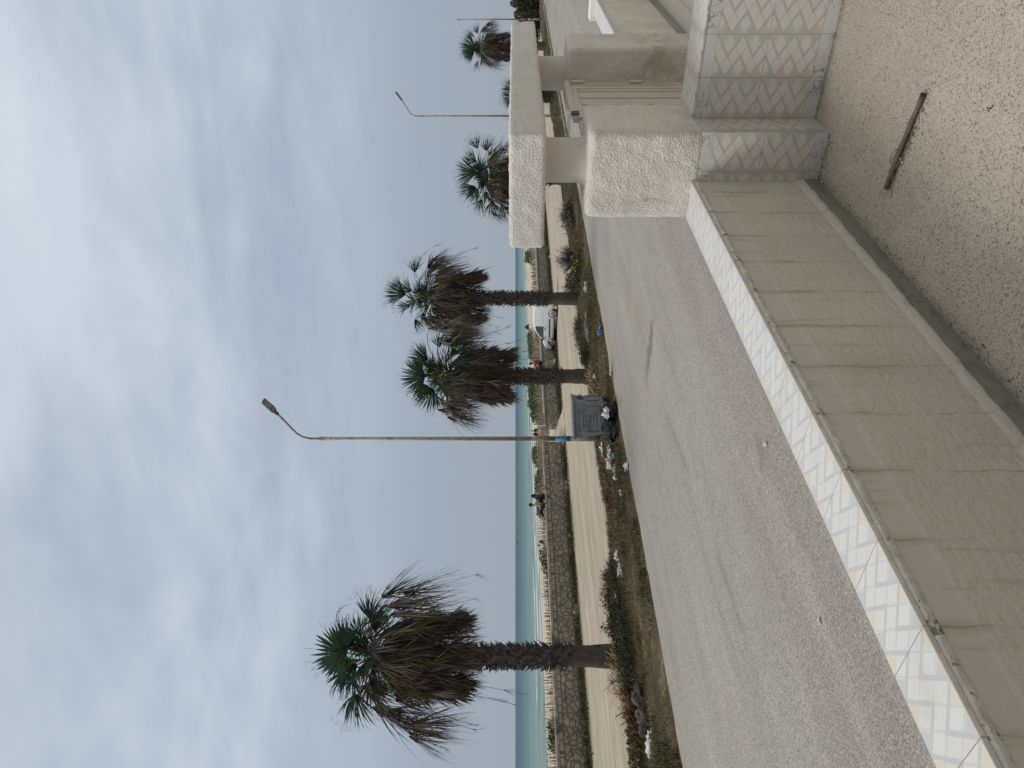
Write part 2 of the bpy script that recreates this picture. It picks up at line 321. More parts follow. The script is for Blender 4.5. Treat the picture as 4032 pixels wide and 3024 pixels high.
def mat_sea():
    mt, b, p = newmat('sea_water'); co = b.coord(); x, y, z = b.sep(co)
    sh = b.sub(y, b.add(b.mul(b.m('MAXIMUM', x, -50.), .165), 95.))     # metres off the shoreline
    sw = b.add(sh, b.mul(b.sub(b.noise(b.scale(co, 1, .3, 1), .02, 4, .55), .5), 34.))
    far = b.ss(sh, 0., 900.)
    c = b.ramp(far, [(0, (.20, .285, .26)), (.07, (.095, .185, .185)), (.35, (.045, .110, .140)), (1, (.030, .070, .110))])
    wn = b.noise(b.scale(b.comb(b.add(b.mul(x, FW.x), b.mul(y, FW.y)), b.sub(b.mul(x, FW.y), b.mul(y, FW.x)), 0.), 1, .28, 1), .09, 6, .65)
    c = b.mix(b.ss(wn, .5, .64, 0, .6), c, (.03, .085, .105)); c = b.mix(b.ss(wn, .48, .34, 0, .35), c, (.23, .36, .35))
    fz = b.noise(b.scale(co, 1, .6, 1), .10, 6, .7); brk = b.noise(co, .018, 3, .5)
    def band(c0, hw, thr, pw):
        m_ = b.ss(b.m('ABSOLUTE', b.sub(sw, c0)), hw, hw * .15)
        return b.mul(b.mul(m_, b.ss(fz, .40, .50)), b.ss(b.noise(b.vm('ADD', co, (c0 * 9, 0, 0)), .014, 3), thr, thr + .08, 0, pw))
    fm = band(4, 5, .42, .6)
    for c0, hw, th in ((16, 5, .44), (34, 4, .50), (58, 3, .54)): fm = b.m('MAXIMUM', fm, band(c0, hw, th, .8))
    wc = b.mul(b.ss(b.noise(b.scale(co, 1, .5, 1), .11, 5, .7), .69, .74), b.ss(sh, 500, 100)); fm = b.m('MAXIMUM', fm, b.mul(wc, .6))
    c = b.mix(fm, c, (.74, .77, .76))
    b.put(p.inputs['Base Color'], c); b.put(p.inputs['Roughness'], b.ss(fm, 0, 1, .45, .9)); p.inputs['IOR'].default_value = 1.33
    p.inputs['Specular IOR Level'].default_value = .28
    b.put(p.inputs['Normal'], b.bump(b.add(b.noise(b.scale(co, 1, .5, 1), .45, 5, .6), wn), .7, .9)); return mt

MAT = {}
MAT['crepi'] = mat_crepi('rough_render', (.79, .75, .675), .75); MAT['crepi_cap'] = mat_crepi('rough_render_beam', (.80, .77, .71), .75, patch=True)
MAT['neck'] = mat_crepi('fine_render', (.70, .65, .57), .35)
MAT['tile_f'] = mat_tile('printed_tile_front', 1, 0.0, 2, 1.615); MAT['tile_s'] = mat_tile('printed_tile_side', 0, .227, 2, 1.615)
MAT['tile_c'] = mat_tile('printed_tile_coping', 1, .25, 0, -1.896, soft=True); MAT['tile_t'] = mat_tile('printed_tile_sill', 1, 0.0, 0, .275)
MAT['tile_floor'] = mat_tile('printed_tile_floor', 1, .24, 0, 2.5)
MAT['marble_f'] = mat_marble('marble_border_front', 1, 0.0, pitch=.2); MAT['marble_s'] = mat_marble('marble_border_side', 0, .227, pitch=.2)
MAT['marble_k'] = mat_marble('marble_skirting', 0, -1.78, (.245, .25, .215), (.115, .125, .125), .25)
MAT['plaster'] = mat_plaster(); MAT['terrazzo'] = mat_terrazzo(); MAT['asphalt'] = mat_asphalt()
MAT['sand'] = mat_sand(); MAT['verge'] = mat_verge(); MAT['stone'] = mat_stone(); MAT['stone_old'] = mat_stone('rubble_stone_end', 3.2, .9); MAT['sea'] = mat_sea()
MAT['beach'] = M('beach_sand', (.53, .45, .345), .95, .10, .25, .3, 3)
MAT['plaster_pale'] = M('pale_plaster', (.66, .63, .56), .8, .08, 3, .3, 60)
MAT['mortar'] = M('lichen_mortar', (.66, .64, .58), .9, .12, 26, .8, 90, dirt=(.10, .085, .07), dlo=.575)
def mat_lip():
    mt, b, p = newmat('joint_lichen_mortar'); co = b.coord(); x, y, z = b.sep(co)
    c = b.ramp(b.noise(co, 30, 4, .6), [(.3, (.50, .48, .42)), (.7, (.74, .72, .66))])
    f = b.m('FRACT', b.add(b.m('DIVIDE', b.add(x, 1.896), .25), .5)); dj = b.mul(b.m('ABSOLUTE', b.sub(f, .5)), .25)
    k = b.add(b.mul(b.noise(co, 60, 4, .7), .8), b.add(b.mul(b.noise(co, 7, 2), .3), b.ss(dj, .035, .0, 0, .09)))
    c = b.mix(b.ss(k, .63, .70, 0, .85), c, (.10, .085, .07))
    b.put(p.inputs['Base Color'], c); p.inputs['Roughness'].default_value = .9; b.put(p.inputs['Normal'], b.bump(b.noise(co, 90, 3), .6, .004)); return mt
MAT['lip'] = mat_lip()
MAT['alu'] = M('cream_aluminium', (.66, .62, .54), .38, .05, 4, 0, spec=.5); MAT['alu_dark'] = M('gate_seal', (.10, .09, .075), .6)
MAT['concrete'] = M('old_concrete', (.33, .30, .25), .9, .22, 2.5, .5, 20, dirt=(.13, .12, .09)); MAT['concrete_dk'] = M('damp_concrete', (.15, .14, .12), .9, .2, 2, .4, 14)
MAT['whitewash'] = M('whitewash', (.76, .74, .68), .85, .1, 1.2)
MAT['trunk'] = M('palm_bark', (.062, .048, .038), .95, .35, 7, .9, 30, dirt=(.028, .022, .018)); MAT['trunk_lo'] = M('palm_fibre', (.095, .072, .055), .95, .25, 9, .9, 60)
MAT['boot'] = M('palm_leaf_bases', (.125, .112, .098), .9, .4, 9, .4, 30)
MAT['green'] = M('frond_green', (.034, .078, .038), .5, .35, 2.2, 0, spec=.35, trans=.25, island=(.06, .105, .05)); MAT['olive'] = M('frond_olive', (.115, .125, .035), .6, .3, 2.5, 0, trans=.25, island=(.17, .14, .06))
MAT['dead'] = M('frond_dead', (.095, .072, .052), .85, .45, 2.8, 0, trans=.15, island=(.19, .155, .115)); MAT['deadgrey'] = M('frond_dead_grey', (.115, .092, .072), .85, .4, 3, 0, trans=.15, island=(.20, .165, .13))
MAT['skirt'] = M('dead_skirt', (.070, .053, .040), .9, .5, 3.5, 0, trans=.12, island=(.16, .125, .09)); MAT['petiole'] = M('petiole_green', (.16, .15, .07), .6, .25, 4)
MAT['twig'] = M('flower_stalk', (.055, .045, .045), .9, .3, 5); MAT['straw'] = M('dry_straw', (.27, .19, .10), .9, .35, 8); MAT['rust_frond'] = M('rusty_fronds', (.115, .052, .030), .9, .4, 9)
MAT['grass'] = M('weeds_green', (.098, .092, .042), .8, .45, 1.2, 0, trans=.2); MAT['grass_dry'] = M('weeds_dry', (.22, .165, .088), .9, .4, 1.5, 0, trans=.2)
MAT['leaf_dk'] = M('shrub_leaf', (.062, .070, .036), .7, .4, 3, 0, trans=.15); MAT['leaf_sea'] = M('dune_leaf', (.105, .13, .055), .8, .35, .8, 0, trans=.15)
MAT['bare'] = M('bare_twigs', (.085, .065, .058), .9, .3, 4); MAT['lilac'] = M('purple_grey_twigs', (.075, .058, .062), .9, .3, 4); MAT['yellow'] = M('yellow_flower', (.55, .40, .03), .7)
MAT['pole'] = M('lamp_pole_paint', (.36, .31, .255), .55, .1, 3, 0, spec=.4, dirt=(.20, .165, .12)); MAT['pole_lo'] = M('lamp_pole_worn', (.20, .18, .145), .7, .35, 5, .2, 40)
MAT['blue'] = M('blue_paint', (.10, .26, .46), .6, .15, 8); MAT['black_paint'] = M('black_marker', (.012, .014, .025), .6); MAT['head'] = M('lamp_housing', (.05, .06, .065), .45, .1, 4, 0, spec=.5); MAT['lens'] = M('lamp_lens', (.25, .27, .25), .3, .08, 5, 0, spec=.6)
MAT['bin'] = M('galvanised_grey', (.19, .20, .19), .55, .14, 4, .15, 14, metal=.0, spec=.45, dirt=(.12, .13, .12)); MAT['bin_dk'] = M('bin_iron', (.075, .075, .07), .6, .2, 6)
MAT['rubber'] = M('rubber', (.028, .028, .03), .8, .2, 8); MAT['bag'] = M('black_bag', (.006, .0065, .008), .38, .3, 6, .9, 14, spec=.35); MAT['wbag'] = M('white_plastic', (.72, .72, .70), .5, .08, 14, .5, 60)
MAT['pinkbag'] = M('pink_plastic', (.60, .40, .37), .5, .1, 14); MAT['bluebag'] = M('blue_plastic', (.08, .25, .50), .5, .1, 14); MAT['redbit'] = M('red_plastic', (.45, .05, .05), .5)
MAT['car'] = M('white_car_paint', (.68, .69, .70), .25, .02, 2, 0, spec=.55); MAT['glass_dk'] = M('tinted_glass', (.035, .05, .05), .08, .1, 2, 0, spec=.7); MAT['plastic_dk'] = M('dark_plastic', (.03, .032, .035), .5); MAT['rim'] = M('wheel_trim', (.38, .38, .39), .35, .05, 5, 0, spec=.5)
MAT['lampglass'] = M('headlamp_glass', (.62, .64, .66), .12, .04, 5, 0, spec=.7)
MAT['skin'] = M('skin', (.36, .21, .14), .6, .05, 8); MAT['hair'] = M('black_hair', (.012, .010, .010), .6); MAT['cloth_black'] = M('black_cloth', (.016, .017, .024), .9); MAT['cloth_beige'] = M('beige_shirt', (.33, .29, .25), .9, .05, 5)
MAT['cloth_red'] = M('red_shirt', (.45, .025, .035), .9, .06, 5); MAT['cloth_white'] = M('white_shirt', (.62, .60, .58), .9, .05, 5); MAT['denim'] = M('dark_trousers', (.022, .027, .04), .9, .1, 5); MAT['eye'] = M('eyes', (.01, .01, .01), .3)
MAT['wood_grey'] = M('weathered_stakes', (.235, .195, .145), .9, .4, 1.2); MAT['stickwood'] = M('stick_bark', (.165, .132, .102), .8, .2, 22, .5, 60); MAT['stickend'] = M('stick_tip', (.05, .035, .028), .9)
MAT['rock'] = M('grey_rock', (.22, .205, .175), .95, .2, 5, .6, 20); MAT['dust'] = M('dirt_crumbs', (.14, .115, .09), .95, .4, 40); MAT['chalk'] = M('plaster_crumbs', (.60, .57, .50), .9, .1, 20)
MAT['rope'] = M('green_rope', (.03, .20, .12), .8)

# ------------------------------------------------------------------ mesh helpers
def mesh(name, vs, fs, mt, parent=None, smooth=False):
    me = bpy.data.meshes.new(name); me.from_pydata([tuple(v) for v in vs], [], fs); me.update()
    if smooth: me.polygons.foreach_set('use_smooth', [True] * len(me.polygons))
    me.materials.append(MAT[mt] if isinstance(mt, str) else mt)
    o = bpy.data.objects.new(name, me); C.objects.link(o)
    if parent: o.parent = parent
    return o
def tag(o, label=None, cat=None, group=None, kind=None):
    if label: o['label'] = label
    if cat: o['category'] = cat
    if group: o['group'] = group
    if kind: o['kind'] = kind
    return o
def thing(name, label, cat, loc=(0, 0, 0), rz=0, group=None):
    o = bpy.data.objects.new(name, None); C.objects.link(o); o.location = loc; o.rotation_euler = (0, 0, rz)
    o.empty_display_size = .1
    return tag(o, label, cat, group)
class MB:
    def __init__(s): s.v = []; s.f = []
    def face(s, pts):
        k = len(s.v); s.v += [Vector(p) for p in pts]; s.f.append(tuple(range(k, k + len(pts))))
    def box(s, x0, x1, y0, y1, z0, z1, mtx=None):
        k = len(s.v); P = [Vector((x, y, z)) for z in (z0, z1) for y in (y0, y1) for x in (x0, x1)]
        if mtx: P = [mtx @ p for p in P]
        s.v += P
        for f in ((0, 2, 3, 1), (4, 5, 7, 6), (0, 1, 5, 4), (2, 6, 7, 3), (0, 4, 6, 2), (1, 3, 7, 5)): s.f.append(tuple(k + i for i in f))
    def tube(s, pts, rad, n=8, caps=True):
        pts = [Vector(p) for p in pts]
        if not isinstance(rad, (list, tuple)): rad = [rad] * len(pts)
        rings = []; a = None
        for i, p in enumerate(pts):
            d = (pts[min(i + 1, len(pts) - 1)] - pts[max(i - 1, 0)]).normalized()
            if a is None: a = d.orthogonal().normalized()
            a = (a - d * a.dot(d)).normalized(); c = d.cross(a)
            k = len(s.v); rings.append(k)
            for j in range(n):
                t = 2 * math.pi * j / n; s.v.append(p + (a * math.cos(t) + c * math.sin(t)) * rad[i])
        for i in range(len(rings) - 1):
            for j in range(n): s.f.append((rings[i] + j, rings[i] + (j + 1) % n, rings[i + 1] + (j + 1) % n, rings[i + 1] + j))
        if caps: s.f.append(tuple(rings[0] + j for j in reversed(range(n)))); s.f.append(tuple(rings[-1] + j for j in range(n)))
    def cyl(s, c, r, h, n=20, axis='Z', r2=None):
        d = {'X': Vector((1, 0, 0)), 'Y': Vector((0, 1, 0)), 'Z': Vector((0, 0, 1))}[axis]
        c = Vector(c); s.tube([c, c + d * h], [r, r if r2 is None else r2], n)
    def build(s, name, mt, parent=None, smooth=False): return mesh(name, s.v, s.f, mt, parent, smooth)
def bevel(o, wd, seg=2):
    md = o.modifiers.new('bevel', 'BEVEL'); md.width = wd; md.segments = seg; md.limit_method = 'ANGLE'; return o
def rbox(x0, x1, y0, y1, z0, z1, r, step, amp, name, mt, parent=None, freq=78.):
    """box with rounded arrises and a lumpy trowelled skin"""
    lo = Vector((x0, y0, z0)); hi = Vector((x1, y1, z1)); vs = []; fs = []; idx = {}
    def vid(p):
        k = tuple(round(c, 5) for c in p)
        if k in idx: return idx[k]
        q = Vector([min(max(p[i], lo[i] + r), hi[i] - r) for i in range(3)]); d = p - q
        n = d.normalized() if d.length > 1e-6 else Vector((0, 0, 1)); P = q + n * r
        h = noise.noise(P * freq) * amp + noise.noise(P * freq * .22) * amp * 1.2
        idx[k] = len(vs); vs.append(P + n * h); return idx[k]
    for ax in range(3):
        a1, a2 = [(1, 2), (2, 0), (0, 1)][ax]
        n1 = max(2, int(round((hi[a1] - lo[a1]) / step))); n2 = max(2, int(round((hi[a2] - lo[a2]) / step)))
        for sd_ in (0, 1):
            for i in range(n1):
                for j in range(n2):
                    q = []
                    for di, dj in ((0, 0), (1, 0), (1, 1), (0, 1)):
                        p = Vector((0, 0, 0)); p[ax] = (lo, hi)[sd_][ax]
                        p[a1] = lo[a1] + (hi[a1] - lo[a1]) * (i + di) / n1; p[a2] = lo[a2] + (hi[a2] - lo[a2]) * (j + dj) / n2
                        q.append(vid(p))
                    fs.append(tuple(q if sd_ else reversed(q)))
    return mesh(name, vs, fs, mt, parent, True)
def grid(name, xs, ys, zf, mt, parent=None, smooth=True):
    vs = [(x, y, zf(x, y)) for y in ys for x in xs]; nx = len(xs)
    fs = [(j * nx + i, j * nx + i + 1, (j + 1) * nx + i + 1, (j + 1) * nx + i) for j in range(len(ys) - 1) for i in range(nx - 1)]
    return mesh(name, vs, fs, mt, parent, smooth)
def rng(a, b_, st):
    n = max(1, int(round((b_ - a) / st))); return [a + (b_ - a) * i / n for i in range(n + 1)]
def blob(name, mt, c, rx, ry, rz, amp, seed, parent=None, sub=3, freq=2.5, flat=True):
    bm = bmesh.new(); bmesh.ops.create_icosphere(bm, subdivisions=sub, radius=1)
    for v in bm.verts:
        p = v.co.copy(); k = 1 + amp * noise.noise(p * freq + Vector((seed * 7.3, seed, 3))) + amp * .5 * noise.noise(p * freq * 2.7 + Vector((seed, 9, 1)))
        q = Vector((p.x * rx * k, p.y * ry * k, p.z * rz * k))
        if flat and q.z < -rz * .55: q.z = -rz * .55 + (q.z + rz * .55) * .15
        v.co = q
    me = bpy.data.meshes.new(name); bm.to_mesh(me); bm.free()
    me.polygons.foreach_set('use_smooth', [True] * len(me.polygons)); me.materials.append(MAT[mt])
    o = bpy.data.objects.new(name, me); C.objects.link(o); o.location = Vector(c) + Vector((0, 0, rz * .55 if flat else 0))
    if parent: o.parent = parent
    return o

# ------------------------------------------------------------------ setting: ground, road, beach, sea
def zv(x, y):                             # verge mound
    u = (y - 12.3) / 5.2
    if u <= 0 or u >= 1: return -.03
    e = min(1, min(u, 1 - u) / .22)
    return -.03 + e * (.10 + .12 * (noise.noise(Vector((x * .35, y * .7, 2))) + .4) + .05 * noise.noise(Vector((x * 1.3, y * 1.6, 5))))
tag(grid('ground', [-400, -60] + rng(-40, 120, 8) + [200, 400, 900, 3000], [-400, -60, -20, 0, 10, 20, 29, 30.6], lambda x, y: 0, 'sand'), kind='structure')
def edge_y(x): return 12.55 + .45 * noise.noise(Vector((x * .30, 1, 1))) + .22 * noise.noise(Vector((x * 1.1, 4, 1))) + .1 * noise.noise(Vector((x * 3.7, 8, 1)))
xs = [-60] + rng(-30, 60, .3) + rng(61, 140, 2) + [200, 400, 900]
vs = []; fs = []
for x in xs:
    e = edge_y(x)
    for y in (.52, 3, 6, 9, 12, e): vs.append((x, y, .006))
for i in range(len(xs) - 1):
    for j in range(5): fs.append((i * 6 + j, (i + 1) * 6 + j, (i + 1) * 6 + j + 1, i * 6 + j + 1))
tag(mesh('road', vs, fs, 'asphalt'), kind='structure')
def vedge(x): return 17.2 + 1.1 * noise.noise(Vector((x * .12, 5, 3))) + .5 * noise.noise(Vector((x * .6, 2, 3)))
tag(grid('verge', rng(-30, 110, .35) , rng(12.3, 17.5, .26), zv, 'verge'), kind='structure')
# dirt path between road and neighbour wall, far right; path kerb
tag(mesh('path', [(26, .6, .012), (200, .6, .012), (200, 5.0, .012), (34, 4.6, .012)], [(0, 1, 2, 3)], 'verge'), kind='structure')
kb = MB(); kb.box(36, 150, 12.62, 12.82, -.05, .13)
tag(kb.build('kerb', 'concrete'), 'long pale concrete kerb at the far end of the road', 'kerb', kind='structure')
def shore(x): return 95 + .165 * max(x, -50)
def zb(x, y):
    s_ = shore(x); u = (y - 31) / (s_ - 31)
    if u < 0: return .0 + .65 * max(0, (y - 30.1) / .9)
    z = .65 - 2.15 * u
    if u < 1.0: z += .16 * min(1, u * 8) * min(1, (1 - u) * 4) * noise.noise(Vector((x * .11, y * .16, 0))) * 2
    return z
bx_ = [-400, -120] + rng(-60, 300, 3) + [360, 500, 800, 1500, 3000]
vs = []; ts = [0, .015, .05, .1, .16, .23, .3, .38, .46, .54, .62, .7, .78, .86, .93, 1.0, 1.1, 1.3, 1.8]
for x in bx_:
    for u in ts:
        y = 30.4 + u * (shore(x) - 30.4); vs.append((x, y, zb(x, y) if u > 0 else -.02))
n_ = len(ts); fs = [(i * n_ + j, (i + 1) * n_ + j, (i + 1) * n_ + j + 1, i * n_ + j + 1) for i in range(len(bx_) - 1) for j in range(n_ - 1)]
tag(mesh('beach', vs, fs, 'beach', smooth=True), kind='structure')
tag(mesh('sea', [(-60000, 60, -1.5), (80000, 60, -1.5), (80000, 80000, -1.5), (-60000, 80000, -1.5)], [(0, 1, 2, 3)], 'sea'), kind='structure')

# ------------------------------------------------------------------ terrace
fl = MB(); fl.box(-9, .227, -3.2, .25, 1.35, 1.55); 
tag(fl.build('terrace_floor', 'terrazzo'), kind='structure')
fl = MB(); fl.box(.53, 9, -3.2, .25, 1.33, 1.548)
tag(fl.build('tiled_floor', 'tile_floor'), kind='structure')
# own wall: plaster body, coping tiles, mortar lip, skirting
tw = thing('terrace_wall', 'low beige plastered terrace wall with printed tile coping and vertical stains', 'wall', (-4, .35, 1.5))
def loc_in(o, p): o.parent = p; o.matrix_parent_inverse = Matrix.Translation(p.location).inverted(); return o
wb = MB(); wb.box(-9, -.001, .25, .45, .0, 2.172); loc_in(wb.build('body', 'plaster'), tw)
cp = MB(); cp.box(-9, -.005, .248, .452, 2.184, 2.196); loc_in(bevel(cp.build('coping_tiles', 'tile_c'), .0015), tw)
vs = []; fs = []; X = rng(-4.5, -.002, .012)      # crumbly mortar lip under the tiles
for i, x in enumerate(X):
    for j, (dy, z) in enumerate(((.0, 2.156), (-.005, 2.164), (-.007, 2.176), (-.003, 2.1835), (.02, 2.1838))):
        k = noise.noise(Vector((x * 22, j, 3))) * .003 + noise.noise(Vector((x * 90, j, 9))) * .002
        vs.append((x, .25 + dy + k * (j in (1, 2)), z + k * .6 * (j < 3)))
for i in range(len(X) - 1):
    for j in range(4): fs.append((i * 5 + j, (i + 1) * 5 + j, (i + 1) * 5 + j + 1, i * 5 + j + 1))
loc_in(mesh('mortar_lip', vs, fs, 'lip'), tw)
sk_ = MB(); sk_.box(-9, -.004, .238, .251, 1.549, 1.625); loc_in(sk_.build('skirting', 'marble_k'), tw)
vs = []; fs = []; X = rng(-4.5, -.004, .03)       # plaster bead along the skirting
for i, x in enumerate(X):
    for j, (dy, z) in enumerate(((.0, 1.665), (-.006, 1.65), (-.014, 1.635), (-.012, 1.622))):
        vs.append((x, .25 + dy + noise.noise(Vector((x * 14, j, 1))) * .004, z + noise.noise(Vector((x * 9, j, 7))) * .006))
for i in range(len(X) - 1):
    for j in range(3): fs.append((i * 4 + j, (i + 1) * 4 + j, (i + 1) * 4 + j + 1, i * 4 + j + 1))
loc_in(mesh('plaster_bead', vs, fs, 'plaster', smooth=True), tw)
# tiled plinth under the near pillar + long tiled low wall
lw = thing('tiled_low_wall', 'low wall clad in diamond printed tiles with marble borders beside the terrazzo floor', 'wall', (.3, -.5, 1.5))
q = MB(); q.box(.006, .5, .006, .45, .0, 2.165); q.box(.235, .52, -3.2, .02, 0, 2.165); loc_in(q.build('core', 'plaster_pale'), lw)
def cladding(z0, z1, mf, ms, nm):
    q = MB(); q.box(0, .0055, .0, .2495, z0, z1); loc_in(q.build(nm, mf), lw)
    q = MB(); q.box(0.0055, .2265, 0.0, .0055, z0, z1); loc_in(q.build(nm, ms), lw)
    q = MB(); q.box(.2265, .2345, -3.2, .0, z0, z1); loc_in(q.build(nm, mf), lw)
cladding(1.549, 1.6145, 'marble_f', 'marble_s', 'marble_border'); cladding(1.615, 2.1145, 'tile_f', 'tile_s', 'wall_tiles'); cladding(2.115, 2.1745, 'marble_f', 'marble_s', 'marble_border')
q = MB(); q.box(.222, .525, -3.2, -.001, 2.1752, 2.188); loc_in(bevel(q.build('sill_tiles', 'tile_t'), .002), lw)

# near and far gate pillars with neck, and the beam they carry
def pillar(x0, label, side):
    p = thing('gate_pillar', label, 'pillar', (x0 + .24, .225, 2.18), group='rendered pillars of the gate')
    loc_in(rbox(x0 - .004, x0 + .492, -.003, .455, 2.150 if side else 1.5, 2.73, .035, .009, .0036, 'shaft', 'crepi'), p)
    vs = []; fs = []; n = 40; K = 10
    for k in range(K + 1):
        z = 2.715 + .235 * k / K; rr = .118 + .03 * (max(0, 1 - k / 2.) ** 2) + .012 * max(0, k - K + 1)
        for j in range(n):
            t = 2 * math.pi * j / n; P = Vector((math.cos(t), math.sin(t), 0)); P2 = P * rr * (1 + .02 * noise.noise(Vector((P.x * 4, P.y * 4, z * 14))))
            vs.append((x0 + .245 + P2.x, .226 + P2.y, z))
    for k in range(K):
        for j in range(n): fs.append((k * n + j, k * n + (j + 1) % n, (k + 1) * n + (j + 1) % n, (k + 1) * n + j))
    loc_in(mesh('neck', vs, fs, 'neck', smooth=True), p)
    return p
pillar(0.0, 'nearer rough white rendered pillar standing on the tiled plinth, in front of the gate', True)
pillar(1.84, 'farther rough white rendered pillar behind the gate hinges', False)
beam = rbox(0.0, 2.81, 0.0, .632, 2.945, 3.131, .022, .0105, .004, 'concrete_beam', 'crepi_cap')
tag(beam, 'heavy rough white rendered beam lying across both gate pillars at eye level', 'beam')

# gate between the pillars
gt = thing('aluminium_gate', 'cream aluminium double gate standing between the two rough pillars', 'gate', (1.2, .25, 1.5))
def gp(name, bxs, mt='alu'):
    q = MB()
    for a in bxs: q.box(*a)
    return loc_in(bevel(q.build(name, mt), .003), gt)
gp('frame', [(1.775, 1.838, .225, .285, .2, 2.70), (.497, .545, .225, .285, .2, 2.70)])
def leaf(x0, x1, y0, y1, z1):
    q = MB(); z0 = .35
    q.box(x0, x0 + .065, y0, y1, z0, z1); q.box(x1 - .065, x1, y0, y1, z0, z1)
    q.box(x0 + .065, x1 - .065, y0, y1, z1 - .065, z1); q.box(x0 + .065, x1 - .065, y0, y1, z0, z0 + .08)
    l = loc_in(bevel(q.build('leaf', 'alu'), .004), gt)
    q = MB(); q.box(x0 + .065, x1 - .065, y0 + .012, y0 + .022, z0 + .08, z1 - .065)
    z = z0 + .12
    s_ = q.build('panel', 'alu'); s_.parent = l; q = MB()
    xx = x0 + .13
    while xx < x1 - .12: q.box(xx, xx + .05, y0 + .004, y0 + .0115, z0 + .09, z1 - .075); xx += .16
    s2 = q.build('rib', 'alu'); s2.parent = l
leaf(1.035, 1.772, .232, .272, 2.735); leaf(.548, 1.030, .248, .288, 2.70)
gp('top_rail', [(1.0, 1.84, .215, .232, 2.715, 2.755)])
q = MB()
for z in (2.62, 2.20, 1.2): q = MB(); q.cyl((1.802, .213, z), .011, .088, 12); loc_in(q.build('hinge', 'alu'), gt)
gp('latch', [(1.0, 1.06, .20, .214, 2.70, 2.75)], 'alu_dark')

# neighbour wall carrying on past the far pillar
nw = thing('side_wall', 'pale low wall with white tile coping running on beyond the farther pillar', 'wall', (4, .35, 1.5))
q = MB(); q.box(2.335, 5.6, .25, .45, 0, 2.172); loc_in(q.build('body', 'plaster_pale'), nw)
q = MB(); q.box(2.335, 5.6, .248, .452, 2.184, 2.196); loc_in(q.build('coping_tiles', 'tile_c'), nw)
q = MB(); q.box(2.34, 5.6, .240, .2485, 2.162, 2.1835); loc_in(q.build('mortar_lip', 'mortar'), nw)
q = MB(); q.box(2.335, 5.6, .238, .2495, 1.549, 1.62); loc_in(q.build('skirting', 'marble_k'), nw)
q = MB(); q.box(5.602, 5.80, -2.6, .50, 0, 2.245); e_ = q.build('end_wall', 'whitewash'); loc_in(bevel(e_, .006), nw)

# the house behind the camera: it shades the terrace
hs = thing('house', 'pale rendered house front with a flat slab behind the terrace', 'house', (-3, -4, 0))
q = MB(); q.box(-9, 9, -3.5, -3.2, 0, 4.6); loc_in(q.build('wall', 'plaster_pale'), hs)
q = MB(); q.box(-9, -2.6, -3.2, -1.5, 4.402, 4.6); loc_in(q.build('balcony_slab', 'plaster_pale'), hs)

# stick and crumbs on the terrazzo
a = G(3634, 375, 1.562); c_ = G(3488, 743, 1.562)
st = thing('wooden_stick', 'broken brown wooden stick lying on the speckled terrazzo floor', 'stick', a)
q = MB(); pts = []; rr = []
for i in range(13):
    f = i / 12; p = (c_ - a) * f; p += Vector((.6, -.4, 0)) * .012 * math.sin(f * 3.1); pts.append(p + Vector((0, 0, .0))); rr.append(.0100 + .0012 * math.sin(i * 2.1))
q.tube(pts, rr, 10); q.build('shaft', 'stickwood', st, True)
q = MB(); d_ = (c_ - a).normalized(); q.tube([-d_ * .006, d_ * .004], .0108, 10); q.build('broken_end', 'stickend', st)
random.seed(5)
q = MB()
for i in range(5):
    f = .45 + .5 * random.random(); p = a.lerp(c_, f) + Vector((random.uniform(-.02, .05), random.uniform(-.05, .01), -.008)); an = random.uniform(-.5, .5)
    dd_ = Matrix.Rotation(an, 3, 'Z') @ (c_ - a).normalized(); q.tube([p, p + dd_ * .03 + Vector((0, 0, .004)), p + dd_ * random.uniform(.05, .09)], [.0016, .0022, .001], 5)
tag(q.build('dry_twigs', 'straw'), 'thin broken yellowish twigs lying beside the wooden stick', 'twigs')
q = MB()                                  # crumbs, dust and grit
def crumb(q, p, r):
    k = len(q.v); n = 5
    for j in range(n): t = 6.28 * j / n + random.random(); q.v.append(p + Vector((math.cos(t) * r, math.sin(t) * r * .7, 0)))
    q.v.append(p + Vector((0, 0, r * .8)))
    for j in range(n): q.f.append((k + j, k + (j + 1) % n, k + n))
for i in range(520):
    f = random.gauss(.55, .22); p = a.lerp(c_, f) + Vector((random.gauss(.0, .022), random.gauss(-.02, .022), -.0115)); crumb(q, p, random.choice((.002, .003, .0045)))
for i in range(700):
    if random.random() < .5: p = Vector((random.uniform(-3.2, -.01), .236 - abs(random.gauss(0, .022)), 1.5505))
    elif random.random() < .5: p = Vector((-abs(random.gauss(0, .03)), random.uniform(0.0, .24), 1.5505))
    else: p = Vector((.225 - abs(random.gauss(0, .022)), random.uniform(-.7, 0), 1.5505))
    crumb(q, p, random.choice((.002, .003, .0045)))
tag(q.build('grit', 'dust'), kind='stuff')
q = MB()
for (x, y) in ((3602, 545), (3590, 600), (3545, 625), (3553, 640), (3824, 525), (3230, 460), (3236, 715)): crumb(q, G(x, y, 1.5508), .009)
tag(q.build('plaster_crumbs', 'chalk'), kind='stuff')
q = MB()
for i in range(6): crumb(q, G(3893 + random.uniform(-12, 16), 430 + random.uniform(-14, 22), 1.5508), .005)
tag(q.build('dark_crumbs', 'stickend'), kind='stuff')
q = MB(); pts = []
for i in range(26):
    t = i / 25 * 9; pts.append(G(3530, 620, 1.556) + Vector((math.cos(t) * .025 + i * .0008, math.sin(t * 1.3) * .03, .004 + .006 * math.sin(t * 2))))
q.tube(pts, .0009, 4); tag(q.build('tangled_wire', 'rubber'), 'thin dark tangled wire under the wooden stick', 'wire')

